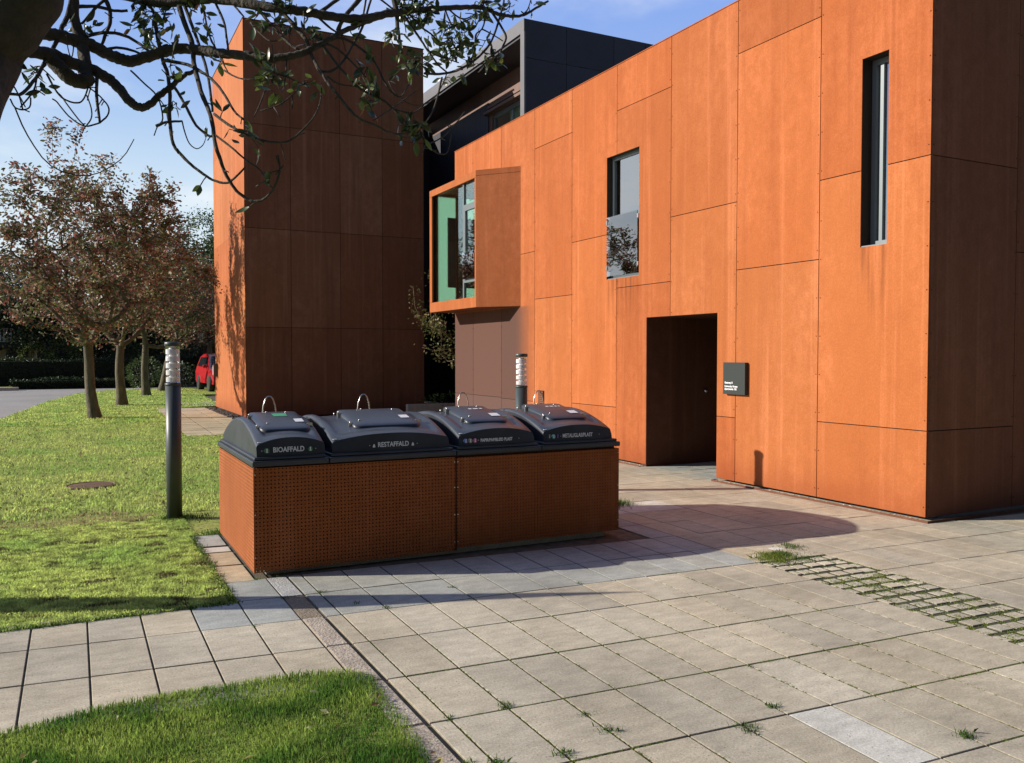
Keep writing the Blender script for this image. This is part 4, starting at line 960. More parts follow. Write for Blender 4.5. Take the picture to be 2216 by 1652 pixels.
def make_tree(name, label, cat, group, base, h_trunk, r_trunk, radius, zc, zr, ntips, leafn, leafsize, cols, seed, bark, spread=.3, lean=(0, 0), upsprigs=0, squash=1.0, trunk_lean=(0, 0), aspect=.45, tubes=True):
    t = thing(name, label, cat, group, loc=base); r = np.random.default_rng(seed)
    trunk = [(trunk_lean[0] * f + .03 * math.sin(f * 5 + seed), trunk_lean[1] * f + .03 * math.cos(f * 4 + seed) - .03, h_trunk * f) for f in (0, .15, .35, .55, .75, 1)]
    pos, par, cnt, tips = grow(seed, trunk, radius, zc, zr, ntips, lean, squash=squash)
    for i in range(upsprigs):     # long shoots above the crown
        j = tips[r.integers(0, len(tips))]
        if pos[j][2] < zc + zr * .45: continue
        a = pos[j]; pr_ = j; d_ = np.array([r.normal(0, .25), r.normal(0, .25), 1]); L = r.uniform(.25, .75)
        for k in range(1, 4): pos.append(a + d_ * L * k / 3); par.append(pr_); pr_ = len(pos) - 1
        cnt = np.append(cnt, [1, 1, 1]); tips.append(pr_)
    q = MB(); rad = lambda i: max(.004, r_trunk * .82 * (cnt[i] / cnt[0]) ** .54) if i >= 6 else r_trunk * (1.35 - .35 * min(1, i / 1.2) if i < 2 else 1 - .04 * i)
    kids = {}
    for i, p in enumerate(par): kids.setdefault(p, []).append(i)
    done = set(); stack = [0]
    while stack:                  # chains: follow the thickest child
        i = stack.pop(); chain = [par[i], i] if par[i] >= 0 else [i]; 
        while True:
            ks = kids.get(i, [])
            if not ks: break
            ks = sorted(ks, key=lambda k: -cnt[k]); stack += ks[1:]; i = ks[0]; chain.append(i)
        if len(chain) > 1:
            rr = [rad(k) for k in chain]
            if par[chain[1]] == chain[0] and chain[0] != 0 and len(rr) > 1: rr[0] = min(rr[0], rr[1] * 1.25)
            n_ = 12 if chain[0] == 0 else (7 if rr[0] > .03 else 4)
            q.tube([tuple(pos[k]) for k in chain], rr, n_, cap=False)
    q.build('trunk', bark, t)
    P = []; D = []
    for tp in tips:
        i = tp
        m = int(leafn * r.uniform(.5, 1.5))
        ch = [i]
        while len(ch) < 4 and par[i] >= 0: i = par[i]; ch.append(i)
        for _ in range(m):
            k = min(int(abs(r.normal(0, 1.6))), len(ch) - 2) if len(ch) > 1 else 0
            f = r.uniform(); c0 = pos[ch[k]] * (1 - f) + pos[ch[min(k+1, len(ch)-1)]] * f
            P.append(c0 + r.normal(0, spread, 3) * np.array([1, 1, .8])); D.append((0, 0, -.2))
    V, F, col = leaf_cloud(np.array(P), np.array(D), leafsize, cols, seed + 1, aspect=aspect)
    o = npmesh('crown', V, F, M['leaf'], t, col); return t
CRAB = [(.11, .14, .045), (.17, .20, .07), (.10, .13, .05), (.28, .08, .07), (.36, .15, .10), (.18, .10, .06), (.40, .30, .20), (.14, .12, .05), (.30, .25, .13), (.08, .09, .04), (.24, .10, .08)]
GRP = 'round crabapple trees in a row on the grass by the road'
make_tree('crabapple_tree', 'nearest and largest reddish crabapple tree of the row, its trunk leaning left in the lawn', 'tree', GRP, (.45, 24.13, 0), 1.9, .14, 2.8, 4.35, 2.3, 300, 72, .105, CRAB, 3, M['bark'], .10, lean=(-.05, 0), upsprigs=110, trunk_lean=(-.16, .1))
make_tree('crabapple_tree', 'second trunk in the row of reddish crabapple trees, forking low above the grass', 'tree', GRP, (1.32, 30.0, 0), 1.9, .15, 2.6, 4.4, 2.1, 190, 62, .125, CRAB, 8, M['bark'], .15, upsprigs=30)
make_tree('crabapple_tree', 'third trunk in the row of crabapple trees, straight and slender', 'tree', GRP, (2.52, 36.8, 0), 2.0, .15, 2.7, 4.3, 2.0, 170, 62, .14, CRAB, 15, M['bark'], .26, upsprigs=20)
make_tree('crabapple_tree', 'fourth crabapple trunk, leaning right, partly hidden behind the bollard light', 'tree', GRP, (3.5, 41.2, 0), 2.2, .17, 2.8, 4.4, 2.0, 180, 80, .14, CRAB, 21, M['bark'], .28, upsprigs=20, trunk_lean=(.5, 0))
make_tree('crabapple_tree', 'reddish brown tree crown above the red car, farthest of the row', 'tree', GRP, (6.4, 47.5, 0), 2.2, .16, 3.0, 4.6, 2.2, 180, 80, .15, CRAB, 33, M['bark'], .3, upsprigs=20)
DARK = [(.022, .04, .016), (.03, .05, .02), (.018, .03, .014), (.045, .07, .025)]
MID = [(.05, .09, .025), (.07, .11, .03), (.09, .13, .04), (.04, .07, .02)]
YEL = [(.16, .22, .05), (.12, .18, .04), (.09, .13, .03), (.2, .24, .07)]
make_tree('green_tree', 'tall green tree rising behind the crabapples beside the tower edge', 'tree', None, (9.6, 64, 0), 5, .3, 3.6, 8.3, 3.6, 260, 60, .20, MID, 41, M['darkbark'], .42)
def bgtree(lab, x, y, rad_, zc, zr, cols, seed, n=170, ls=.17): return make_tree('dark_tree', lab, 'tree', 'dark trees beyond the road', (x, y, 0), zc - zr * .55, .16, rad_, zc, zr, n, 60, ls, cols, seed, M['darkbark'], .38)
bgtree('dark shaded tree beyond the road at the left edge of the photo', -3.9, 53, 2.6, 4.2, 2.4, DARK, 51)
bgtree('dark tree with sparse lower leaves beyond the road, left of the nearest trunk', -1.5, 51, 2.0, 4.1, 2.0, DARK, 52)
bgtree('dark green tree beyond the road, behind the first and second trunks', 1.2, 53, 2.6, 3.7, 2.3, DARK, 53)
bgtree('dark green tree beyond the road, behind the second and third trunks', 3.7, 54, 2.6, 3.6, 2.3, DARK, 54)
bgtree('dark green tree beyond the road, behind the bollard light', 6.2, 56, 2.8, 3.8, 2.4, DARK, 55)
bgtree('reddish dark tree peeking above the dark trees at the left edge', -4.8, 60, 3.2, 5.6, 2.6, [(.09, .03, .025), (.05, .03, .02), (.03, .035, .015)], 56)
def shrub(lab, x, y, rx, rz, cols, seed, n=900, ls=.10, name='shrub', grp='shrubs behind the dark hedge', z=None):
    t = thing(name, lab, 'shrub', grp, loc=(x, y, 0)); r = np.random.default_rng(seed)
    p = r.normal(0, 1, (n, 3)); p /= np.linalg.norm(p, axis=1)[:, None]; p *= r.uniform(.55, 1.08, (n, 1)) ** .6
    for i in range(n): p[i] *= 1 + .25 * mnoise.noise(tuple(p[i] * 2.2 + seed))
    zc = rz if z is None else z; P = p * np.array([rx, rx, rz]) + np.array([0, 0, zc]); P[:, 2] = np.maximum(P[:, 2], .04)
    V, F, col = leaf_cloud(P, p * .5, ls, cols, seed); npmesh('foliage', V, F, M['leaf'], t, col)
    q = MB()
    for k in range(7):
        a = k * .9; q.tube([(0, 0, 0), (math.cos(a) * rx * .3, math.sin(a) * rx * .3, zc * .6), (math.cos(a) * rx * .6, math.sin(a) * rx * .6, zc + rz * .4)], [.02, .014, .006], 5)
    q.build('stems', M['darkbark'], t); return t
shrub('bright yellow green shrub above the hedge near the left edge', -1.85, 50.2, .7, .9, YEL, 61, z=1.4)
shrub('light green shrub above the hedge between the left edge and the nearest trunk', -.45, 50.6, .75, .95, YEL, 62, z=1.5)
shrub('light green leafy bush just left of the nearest tree trunk above the hedge', .35, 50.4, .6, .95, YEL, 63, z=1.6)
shrub('pale green shrub between the second and third trunks', 2.6, 50.6, .8, .9, MID, 64, z=1.5)
shrub('low round green bush at the foot of the third and fourth trunks', 3.0, 44.6, .8, .75, MID, 65, n=1300, grp=None)
shrub('dark green bush left of the red car', 4.5, 45.4, .95, .62, DARK + MID[:1], 66, n=1500, grp=None)
# hedge along the far side of the road
def hedge(name, lab, x0, x1, y, d_, h, cols, seed, n, ls=.07, z0=0, rot=0):
    t = thing(name, lab, 'hedge', loc=((x0 + x1) / 2, y, 0)); r = np.random.default_rng(seed); W_ = (x1 - x0) / 2
    f = r.integers(0, 4, n); P = np.empty((n, 3)); u = r.uniform(-1, 1, n); v_ = r.uniform(0, 1, n)
    P[:, 0] = u * W_; P[:, 1] = np.where(f < 2, -d_ / 2, r.uniform(-.5, .5, n) * d_); P[:, 2] = np.where(f < 2, z0 + v_ * (h - z0), h)
    P += r.normal(0, .035, (n, 3)); P[:, 2] += .06 * np.sin(P[:, 0] * 1.7 + seed) * (f >= 2)
    V, F, col = leaf_cloud(P, np.tile((0, -.4, .3), (n, 1)), ls, cols, seed); npmesh('foliage', V, F, M['leaf'], t, col)
    q = MB(); q.box((-W_, -d_ / 2 + .06, z0), (W_, d_ / 2 - .06, h - .06), (1, 1, 1)); q.build('woody_core', M['hedgecore'], t); t.rotation_euler = (0, 0, rot); return t
M['hedgecore'] = vary(mat('hedge_twigs', (.02, .024, .014), 1), .4, 8)
hedge('hedge', 'long dark clipped hedge along the far side of the road', -9, 4.0, 48.6, 1.0, 1.35, DARK, 71, 9000, .09)
hedge('hedge', 'dark hedge behind the bollard light at the end of the row of trees', 4.0, 14, 49.6, 1.0, 1.5, DARK, 72, 6000, .09)
hedge('verge_plants', 'low dark ground planting between the road and the hedge', -2.7, 4.2, 47.2, .9, .42, DARK + MID[:1], 73, 4000, .09)
v_ = MB(); v_.box((-9, 45.6, -.05), (-2.6, 47.0, .10)); v_.build('verge', M['lawn'], kind='structure')
v_ = MB(); v_.box((-9, 45.2, -.05), (-2.3, 45.6, .12), (.5, .42, .32)); v_.build('kerb', M['kerbstone'], kind='structure')
hedge('sky_blocker_belt', 'added unseen belt of tall dark trees behind the camera, dimming the sky light', -14, 30, -9, 3.0, 9.5, DARK, 74, 9000, .5)  # unseen belt added to cut sky light on the shaded faces
hedge('far_tree_line', 'distant dark line of trees closing the view beyond the hedge', -16, 20, 72, 2, 5.2, DARK, 75, 9000, .3)
# house at the far left
hs = thing('far_house', 'low tan house with a dark roof and white balcony railing at the left edge', 'house', loc=(-5.4, 52.5, 0))
q = MB(); q.box((-9, 52.5, 0), (-1.95, 58, 1.95)); sub(q, 'wall', M['tan'], hs)
q = MB(); q.box((-3.2, 52.46, 1.30), (-2.2, 52.49, 1.86)); sub(q, 'window', M['carglass'], hs)
q = MB(); q.box((-5.6, 52.46, 1.0), (-4, 52.49, 1.86)); sub(q, 'window', M['carglass'], hs)
q = MB(); q.box((-9.2, 51.9, 1.97), (-1.5, 58.2, 2.28)); sub(q, 'roof', M['darkroof'], hs)
q = MB()
for i in range(22): q.box((-6.0 + i * .16, 51.95, 2.35), (-5.94 + i * .16, 51.99, 2.95))
q.box((-6.05, 51.94, 2.96), (-2.4, 52.0, 3.02)); q.box((-6.05, 51.94, 2.30), (-2.4, 52.0, 2.35)); sub(q, 'balcony_railing', M['whitewood'], hs)
cp = thing('carport', 'dark flat roofed carport behind the red car', 'carport', loc=(8.3, 50, 0))
q = MB(); q.box((6.25, 48.5, 2.15), (11, 52, 2.85)); sub(q, 'roof', M['darkroof'], cp)
for x_, y_ in ((6.4, 48.7), (10.8, 48.7), (6.4, 51.8), (10.8, 51.8)): q = MB(); q.box((x_, y_, 0), (x_ + .12, y_ + .12, 2.15)); sub(q, 'post', M['darkroof'], cp)
q = MB(); q.box((6.6, 51.5, 0), (10.8, 51.6, 2.1)); sub(q, 'back_wall', M['brown_wall'], cp)
# slim young tree and small bush in the gap below the bay window
GAP = [(.10, .12, .03), (.16, .15, .05), (.07, .09, .02), (.22, .17, .07), (.18, .11, .06)]
gt = make_tree('young_tree', 'thin leafy young tree growing in the dark gap behind the bay window', 'tree', None, (8.55, 18.2, 0), 1.2, .028, 1.0, 2.75, 1.25, 46, 60, .085, GAP, 81, mat('pale_bark', (.3, .24, .16), .9), .10, lean=(-.75, .05))
shrub('low green leaves on the pale kerb wall in the dark gap', 9.3, 21.5, .9, .22, YEL, 83, n=500, ls=.07, grp=None, z=.35)

# ---------------------------------------------------------------- overhanging foreground tree
BR = [
[(-0.499,3.316,1.68,0.1091),(-0.421,3.422,2.062,0.1132),(-0.366,3.54,2.319,0.1172),(-0.299,3.922,2.734,0.1305),(-0.238,3.89,2.848,0.1292),(-0.157,3.849,2.957,0.1279),(-0.116,3.828,3.066,0.1267),(-0.066,3.802,3.283,0.1254)],
[(-0.15,4.156,2.979,0.0218),(-0.097,4.193,2.977,0.0216),(-0.046,4.226,2.986,0.0214),(0.02,4.25,2.983,0.0212),(0.088,4.258,2.975,0.0208),(0.155,4.239,2.94,0.0203),(0.205,4.221,2.922,0.0198),(0.246,4.204,2.913,0.0193),(0.315,4.191,2.94,0.0188),(0.376,4.171,2.964,0.0183),(0.435,4.14,2.979,0.0178),(0.497,4.088,2.97,0.0171),(0.56,4.022,2.947,0.0165),(0.623,3.958,2.929,0.0158),(0.713,3.871,2.907,0.0151)],
[(0.688,3.892,2.909,0.0153),(0.77,3.819,2.889,0.0142),(0.843,3.782,2.897,0.0132),(0.9,3.768,2.915,0.0122),(0.949,3.768,2.945,0.0113),(1.026,3.781,3.0,0.0104),(1.075,3.794,3.04,0.0095),(1.163,3.817,3.097,0.0086),(1.243,3.842,3.145,0.0076)],
[(-0.17,4.084,2.863,0.0273),(-0.117,4.124,2.87,0.0264),(-0.055,4.164,2.878,0.0255),(0.014,4.178,2.859,0.0244),(0.085,4.184,2.847,0.0232),(0.142,4.164,2.816,0.0218),(0.181,4.135,2.779,0.0203),(0.219,4.087,2.717,0.0188),(0.248,4.055,2.681,0.0173),(0.283,4.035,2.67,0.0159),(0.319,4.033,2.697,0.0145),(0.357,4.041,2.743,0.0132),(0.394,4.036,2.772,0.0118),(0.423,4.04,2.807,0.0105),(0.461,4.035,2.84,0.0091),(0.492,4.016,2.85,0.0076)],
[(-0.089,4.146,2.876,0.0292),(-0.055,4.142,2.842,0.0291),(-0.021,4.129,2.801,0.0289),(0.017,4.124,2.774,0.0287),(0.061,4.137,2.779,0.0287),(0.07,4.153,2.802,0.0286)],
[(0.068,4.139,2.78,0.0285),(0.06,4.181,2.848,0.0265),(0.059,4.225,2.92,0.0245),(0.043,4.26,2.993,0.0224),(0.026,4.29,3.085,0.0202),(0.023,4.301,3.198,0.0179)],
[(-0.106,4.188,3.236,0.0233),(0.047,4.299,3.262,0.0233),(0.232,4.321,3.245,0.0229),(0.372,4.262,3.219,0.0218),(0.508,4.161,3.218,0.0206),(0.596,4.082,3.208,0.0193),(0.731,3.96,3.164,0.018)],
[(0.696,3.99,3.177,0.0177),(0.791,3.914,3.148,0.017),(0.889,3.858,3.133,0.0164),(0.966,3.831,3.125,0.0159),(1.037,3.819,3.12,0.0154),(1.136,3.822,3.127,0.015),(1.231,3.842,3.154,0.0146),(1.334,3.877,3.205,0.0143),(1.405,3.903,3.23,0.0139)],
[(1.19,3.832,3.143,0.0123),(1.267,3.854,3.174,0.0117),(1.377,3.892,3.223,0.0112),(1.522,3.949,3.284,0.0108),(1.676,4.007,3.34,0.0103),(1.803,4.05,3.383,0.0097),(1.898,4.076,3.41,0.0091),(1.955,4.088,3.412,0.0083),(2.023,4.097,3.405,0.0075),(2.084,4.103,3.408,0.0068),(2.169,4.108,3.427,0.006),(2.242,4.109,3.472,0.0052),(2.329,4.1,3.533,0.0043)],
[(0.014,4.298,3.19,0.009),(-0.0,4.286,3.108,0.0084),(-0.026,4.254,3.034,0.0079),(-0.03,4.238,2.998,0.0074),(-0.055,4.194,2.931,0.0068),(-0.093,4.109,2.822,0.0062),(-0.124,4.028,2.733,0.0056),(-0.166,3.932,2.641,0.005),(-0.21,3.878,2.618,0.0045)],
[(-0.088,4.109,2.818,0.0039),(-0.117,4.052,2.759,0.0033),(-0.128,3.984,2.674,0.0028),(-0.172,3.878,2.572,0.0023)],
[(0.148,4.33,3.222,0.0079),(0.168,4.326,3.163,0.0072),(0.167,4.313,3.107,0.0065),(0.149,4.293,3.047,0.0058),(0.129,4.264,2.983,0.0051)],
[(0.041,4.308,3.154,0.0064),(0.114,4.326,3.174,0.0059),(0.184,4.325,3.168,0.0053),(0.241,4.316,3.175,0.0047)],
[(0.152,4.33,3.218,0.0058),(0.105,4.324,3.161,0.0049),(0.053,4.295,3.076,0.0041)],
[(0.061,4.271,3.01,0.0064),(0.126,4.294,3.048,0.006),(0.205,4.289,3.055,0.0056),(0.273,4.252,3.019,0.0052),(0.33,4.194,2.959,0.0047)],
[(0.142,4.252,2.962,0.0051),(0.189,4.257,2.981,0.0048),(0.248,4.238,2.974,0.0045),(0.302,4.201,2.946,0.0041)],
[(0.107,4.176,2.834,0.0063),(0.103,4.095,2.708,0.0051),(0.111,4.022,2.58,0.0039)],
[(0.111,4.022,2.58,0.0029),(0.065,4.004,2.556,0.0026),(0.035,3.999,2.56,0.0023),(-0.006,3.997,2.588,0.002),(-0.047,4.011,2.642,0.0017),(-0.064,4.01,2.653,0.0014)],
[(0.111,4.022,2.58,0.0029),(0.14,4.041,2.617,0.0027),(0.148,4.063,2.657,0.0026),(0.125,4.09,2.7,0.0024),(0.091,4.111,2.735,0.0022),(0.073,4.119,2.749,0.002)],
[(-0.084,4.08,2.772,0.0034),(-0.055,4.051,2.707,0.0032),(-0.022,4.038,2.666,0.003),(0.028,4.052,2.66,0.0028),(0.055,4.079,2.692,0.0026),(0.074,4.13,2.767,0.0025)],
[(0.064,4.089,2.706,0.002),(0.08,4.055,2.646,0.0017),(0.079,4.027,2.596,0.0014),(0.061,4.006,2.56,0.0012)],
[(-0.022,4.035,2.661,0.0019),(0.031,4.008,2.581,0.0016),(0.052,4.003,2.559,0.0012)],
[(-0.2,3.925,2.67,0.0018),(-0.177,3.907,2.619,0.0015),(-0.165,3.88,2.565,0.0011)],
[(-0.206,3.865,2.595,0.0016),(-0.191,3.857,2.564,0.0015),(-0.165,3.878,2.562,0.0014),(-0.142,3.912,2.585,0.0013),(-0.139,3.945,2.63,0.0012)],
[(0.351,4.256,3.12,0.0074),(0.364,4.199,3.001,0.0071),(0.373,4.147,2.921,0.0068),(0.386,4.091,2.846,0.0065),(0.389,4.028,2.754,0.0062),(0.381,3.96,2.637,0.0059),(0.383,3.902,2.513,0.0056),(0.407,3.872,2.454,0.0053)],
[(0.399,3.881,2.471,0.0053),(0.439,3.844,2.415,0.005),(0.484,3.809,2.371,0.0046),(0.529,3.776,2.335,0.0042),(0.578,3.734,2.319,0.0039),(0.604,3.702,2.336,0.0035),(0.642,3.657,2.378,0.0031)],
[(0.243,4.174,2.863,0.0031),(0.286,4.119,2.804,0.0029),(0.339,4.041,2.726,0.0026),(0.354,3.966,2.616,0.0024),(0.331,3.964,2.584,0.0022)],
[(0.326,3.964,2.578,0.0054),(0.366,3.948,2.596,0.0044),(0.425,3.906,2.598,0.0034)],
[(0.396,4.048,2.79,0.0056),(0.411,4.02,2.765,0.0052),(0.447,3.926,2.661,0.0048),(0.474,3.855,2.575,0.0045),(0.524,3.786,2.517,0.0041),(0.533,3.787,2.543,0.0039)],
[(0.446,4.212,3.225,0.0099),(0.463,4.185,3.134,0.0094),(0.492,4.115,3.014,0.0089),(0.493,4.047,2.898,0.0084),(0.502,3.957,2.775,0.0079),(0.517,3.881,2.682,0.0074),(0.533,3.816,2.598,0.0069),(0.536,3.772,2.51,0.0065),(0.55,3.741,2.427,0.0061),(0.577,3.724,2.348,0.0057),(0.606,3.717,2.298,0.0053),(0.648,3.702,2.257,0.005),(0.685,3.679,2.243,0.0046),(0.719,3.644,2.254,0.0042),(0.747,3.601,2.295,0.0038),(0.762,3.572,2.353,0.0035),(0.757,3.57,2.419,0.0031)],
[(0.463,4.198,3.223,0.0066),(0.488,4.167,3.139,0.0061),(0.51,4.112,3.038,0.0056),(0.534,4.007,2.888,0.005),(0.54,3.892,2.728,0.0044),(0.538,3.832,2.635,0.0039)],
[(0.535,4.138,3.214,0.0037),(0.55,4.113,3.132,0.0034),(0.559,4.076,3.05,0.0031),(0.583,4.008,2.956,0.0028),(0.601,3.944,2.88,0.0025),(0.614,3.904,2.835,0.0023)],
[(0.583,4.094,3.217,0.0047),(0.619,4.045,3.105,0.0043),(0.626,4.003,3.017,0.0039),(0.626,3.96,2.938,0.0036)],
[(0.656,4.026,3.181,0.0036),(0.697,3.979,3.112,0.0031)],
[(0.373,4.147,2.921,0.0064),(0.469,4.061,2.889,0.0059),(0.521,3.986,2.84,0.0054),(0.548,3.94,2.806,0.0049),(0.583,3.86,2.735,0.0044),(0.614,3.765,2.633,0.0038),(0.645,3.709,2.585,0.0034)],
[(0.543,3.82,2.622,0.0048),(0.588,3.75,2.568,0.0045),(0.638,3.685,2.523,0.0042),(0.689,3.632,2.491,0.0039),(0.741,3.59,2.475,0.0036),(0.791,3.562,2.477,0.0034),(0.83,3.553,2.505,0.0031),(0.884,3.561,2.565,0.0029),(0.928,3.587,2.634,0.0027),(0.954,3.632,2.718,0.0024),(0.962,3.663,2.77,0.0022)],
[(0.537,3.778,2.527,0.0037),(0.591,3.709,2.466,0.0034),(0.646,3.652,2.403,0.003),(0.695,3.616,2.36,0.0027),(0.723,3.61,2.31,0.0024),(0.743,3.606,2.291,0.0021)],
[(0.699,3.615,2.347,0.0026),(0.757,3.573,2.358,0.0021),(0.775,3.56,2.378,0.0016)],
[(0.744,3.951,3.163,0.0062),(0.788,3.902,3.082,0.0056),(0.852,3.823,2.979,0.005),(0.892,3.782,2.934,0.0044)],
[(0.83,3.89,3.146,0.0079),(0.899,3.83,3.044,0.0074),(0.933,3.792,2.983,0.007),(0.941,3.756,2.918,0.0065),(0.968,3.694,2.823,0.006),(1.0,3.649,2.755,0.0056),(1.033,3.614,2.697,0.0052),(1.074,3.585,2.636,0.0047),(1.116,3.579,2.608,0.0043),(1.181,3.589,2.597,0.004),(1.236,3.6,2.579,0.0036),(1.302,3.623,2.582,0.0032),(1.374,3.657,2.609,0.0029)],
[(0.96,3.809,3.042,0.0056),(1.004,3.764,2.958,0.0053),(1.051,3.711,2.867,0.0049),(1.092,3.679,2.81,0.0045),(1.141,3.658,2.762,0.0042),(1.229,3.661,2.736,0.0039),(1.286,3.66,2.699,0.0035),(1.344,3.657,2.645,0.0032),(1.408,3.665,2.592,0.0029)],
[(0.981,3.782,2.987,0.0045),(1.059,3.76,2.96,0.0039),(1.133,3.723,2.883,0.0034),(1.172,3.7,2.833,0.0028)],
[(1.019,3.778,2.992,0.0051),(1.095,3.785,3.019,0.0047),(1.179,3.774,2.979,0.0043),(1.232,3.758,2.926,0.0039),(1.261,3.721,2.841,0.0035),(1.29,3.703,2.789,0.0031),(1.34,3.71,2.776,0.0027),(1.405,3.771,2.864,0.0024)],
[(0.969,3.698,2.829,0.0049),(1.013,3.695,2.835,0.0047),(1.071,3.724,2.89,0.0046),(1.132,3.774,2.988,0.0044),(1.194,3.821,3.098,0.0043),(1.247,3.855,3.245,0.0041)],
[(0.992,3.68,2.806,0.0038),(1.035,3.658,2.774,0.003),(1.114,3.662,2.775,0.0022)],
[(1.202,3.843,3.249,0.0088),(1.125,3.825,3.149,0.0075),(1.071,3.8,3.058,0.0063)],
[(0.999,3.826,3.132,0.0071),(1.08,3.827,3.203,0.0062),(1.109,3.828,3.231,0.0052)],
[(0.982,3.826,3.118,0.0045),(1.043,3.802,3.06,0.0037),(1.097,3.791,3.032,0.0029)],
[(0.602,3.921,2.844,0.0033),(0.635,3.866,2.807,0.0029),(0.674,3.82,2.786,0.0025),(0.72,3.783,2.784,0.0022)],
[(0.684,3.684,2.596,0.0021),(0.714,3.703,2.662,0.0019),(0.742,3.735,2.737,0.0016)],
[(0.709,3.681,2.621,0.0026),(0.776,3.653,2.646,0.0023),(0.829,3.654,2.69,0.002),(0.857,3.663,2.723,0.0016)],
[(1.286,3.66,2.699,0.0034),(1.388,3.694,2.704,0.0029),(1.462,3.741,2.76,0.0024)],
[(1.172,3.595,2.619,0.0022),(1.25,3.641,2.679,0.002),(1.35,3.705,2.759,0.0017),(1.432,3.76,2.825,0.0015)],
[(0.768,3.808,2.869,0.0039),(0.784,3.761,2.815,0.0033),(0.833,3.716,2.788,0.0027),(0.9,3.662,2.745,0.0022)],
[(0.721,3.951,3.082,0.0034),(0.746,3.914,3.035,0.0028),(0.781,3.868,2.987,0.0022),(0.809,3.847,2.98,0.0017)],
[(1.373,3.895,3.292,0.0104),(1.387,3.895,3.217,0.0086),(1.386,3.879,3.142,0.0068),(1.389,3.86,3.081,0.005),(1.388,3.832,3.008,0.0033)],
[(1.427,3.909,3.224,0.0052),(1.478,3.914,3.17,0.0048),(1.517,3.91,3.119,0.0043),(1.554,3.901,3.066,0.0039),(1.596,3.891,3.012,0.0034),(1.642,3.889,2.981,0.0029)],
[(1.451,3.92,3.246,0.0043),(1.527,3.935,3.195,0.0039),(1.583,3.947,3.175,0.0034),(1.626,3.95,3.145,0.0029)],
[(1.501,3.832,2.939,0.0047),(1.591,3.867,2.96,0.0047),(1.686,3.908,2.998,0.0047),(1.774,3.951,3.053,0.0047),(1.846,3.987,3.11,0.0046),(1.92,4.027,3.184,0.0046),(1.976,4.061,3.264,0.0045),(2.019,4.089,3.358,0.0044),(2.056,4.106,3.458,0.0043),(2.063,4.108,3.501,0.0042)],
[(1.605,3.864,2.944,0.0038),(1.55,3.793,2.819,0.0034),(1.514,3.753,2.749,0.003),(1.462,3.709,2.677,0.0026),(1.417,3.681,2.638,0.0023)],
[(1.415,3.676,2.624,0.0032),(1.449,3.677,2.57,0.0029),(1.515,3.707,2.598,0.0028),(1.571,3.736,2.638,0.0026),(1.612,3.761,2.681,0.0024),(1.661,3.791,2.731,0.0021),(1.705,3.821,2.782,0.0019)],
[(1.454,3.678,2.562,0.0027),(1.511,3.698,2.536,0.0026),(1.57,3.722,2.548,0.0024),(1.592,3.737,2.608,0.0022),(1.605,3.755,2.669,0.0021),(1.573,3.752,2.692,0.0019)],
[(1.449,3.677,2.57,0.0023),(1.423,3.661,2.519,0.0018)],
[(1.986,4.092,3.404,0.0052),(2.04,4.084,3.329,0.0049),(2.056,4.07,3.276,0.0045),(2.011,4.039,3.192,0.004),(1.976,4.004,3.11,0.0036)],
[(1.701,4.016,3.345,0.0035),(1.768,4.033,3.319,0.0032),(1.818,4.047,3.328,0.0029),(1.884,4.069,3.372,0.0026)],
[(1.682,4.009,3.339,0.0035),(1.704,4.01,3.29,0.0033),(1.732,4.013,3.266,0.003),(1.83,4.05,3.326,0.0028),(1.929,4.081,3.39,0.0026)],
[(1.947,4.084,3.389,0.0036),(1.914,4.062,3.3,0.0032),(1.864,4.039,3.248,0.0028),(1.844,4.009,3.165,0.0024),(1.786,3.952,3.05,0.002)],
[(1.913,4.06,3.294,0.0031),(1.972,4.065,3.28,0.0026),(2.034,4.062,3.254,0.0021)],
[(1.563,3.936,3.159,0.0019),(1.552,3.909,3.086,0.0018),(1.588,3.91,3.064,0.0017),(1.652,3.925,3.06,0.0016),(1.728,3.943,3.058,0.0015)],
[(2.169,4.108,3.427,0.0032),(2.207,4.111,3.467,0.0027),(2.232,4.113,3.535,0.0022)],
[(1.223,3.848,3.247,0.0037),(1.2,3.835,3.148,0.003),(1.175,3.815,3.084,0.0023)],
[(1.286,3.866,3.265,0.0037),(1.35,3.886,3.243,0.0034),(1.415,3.903,3.211,0.0032),(1.431,3.907,3.206,0.0029)]]
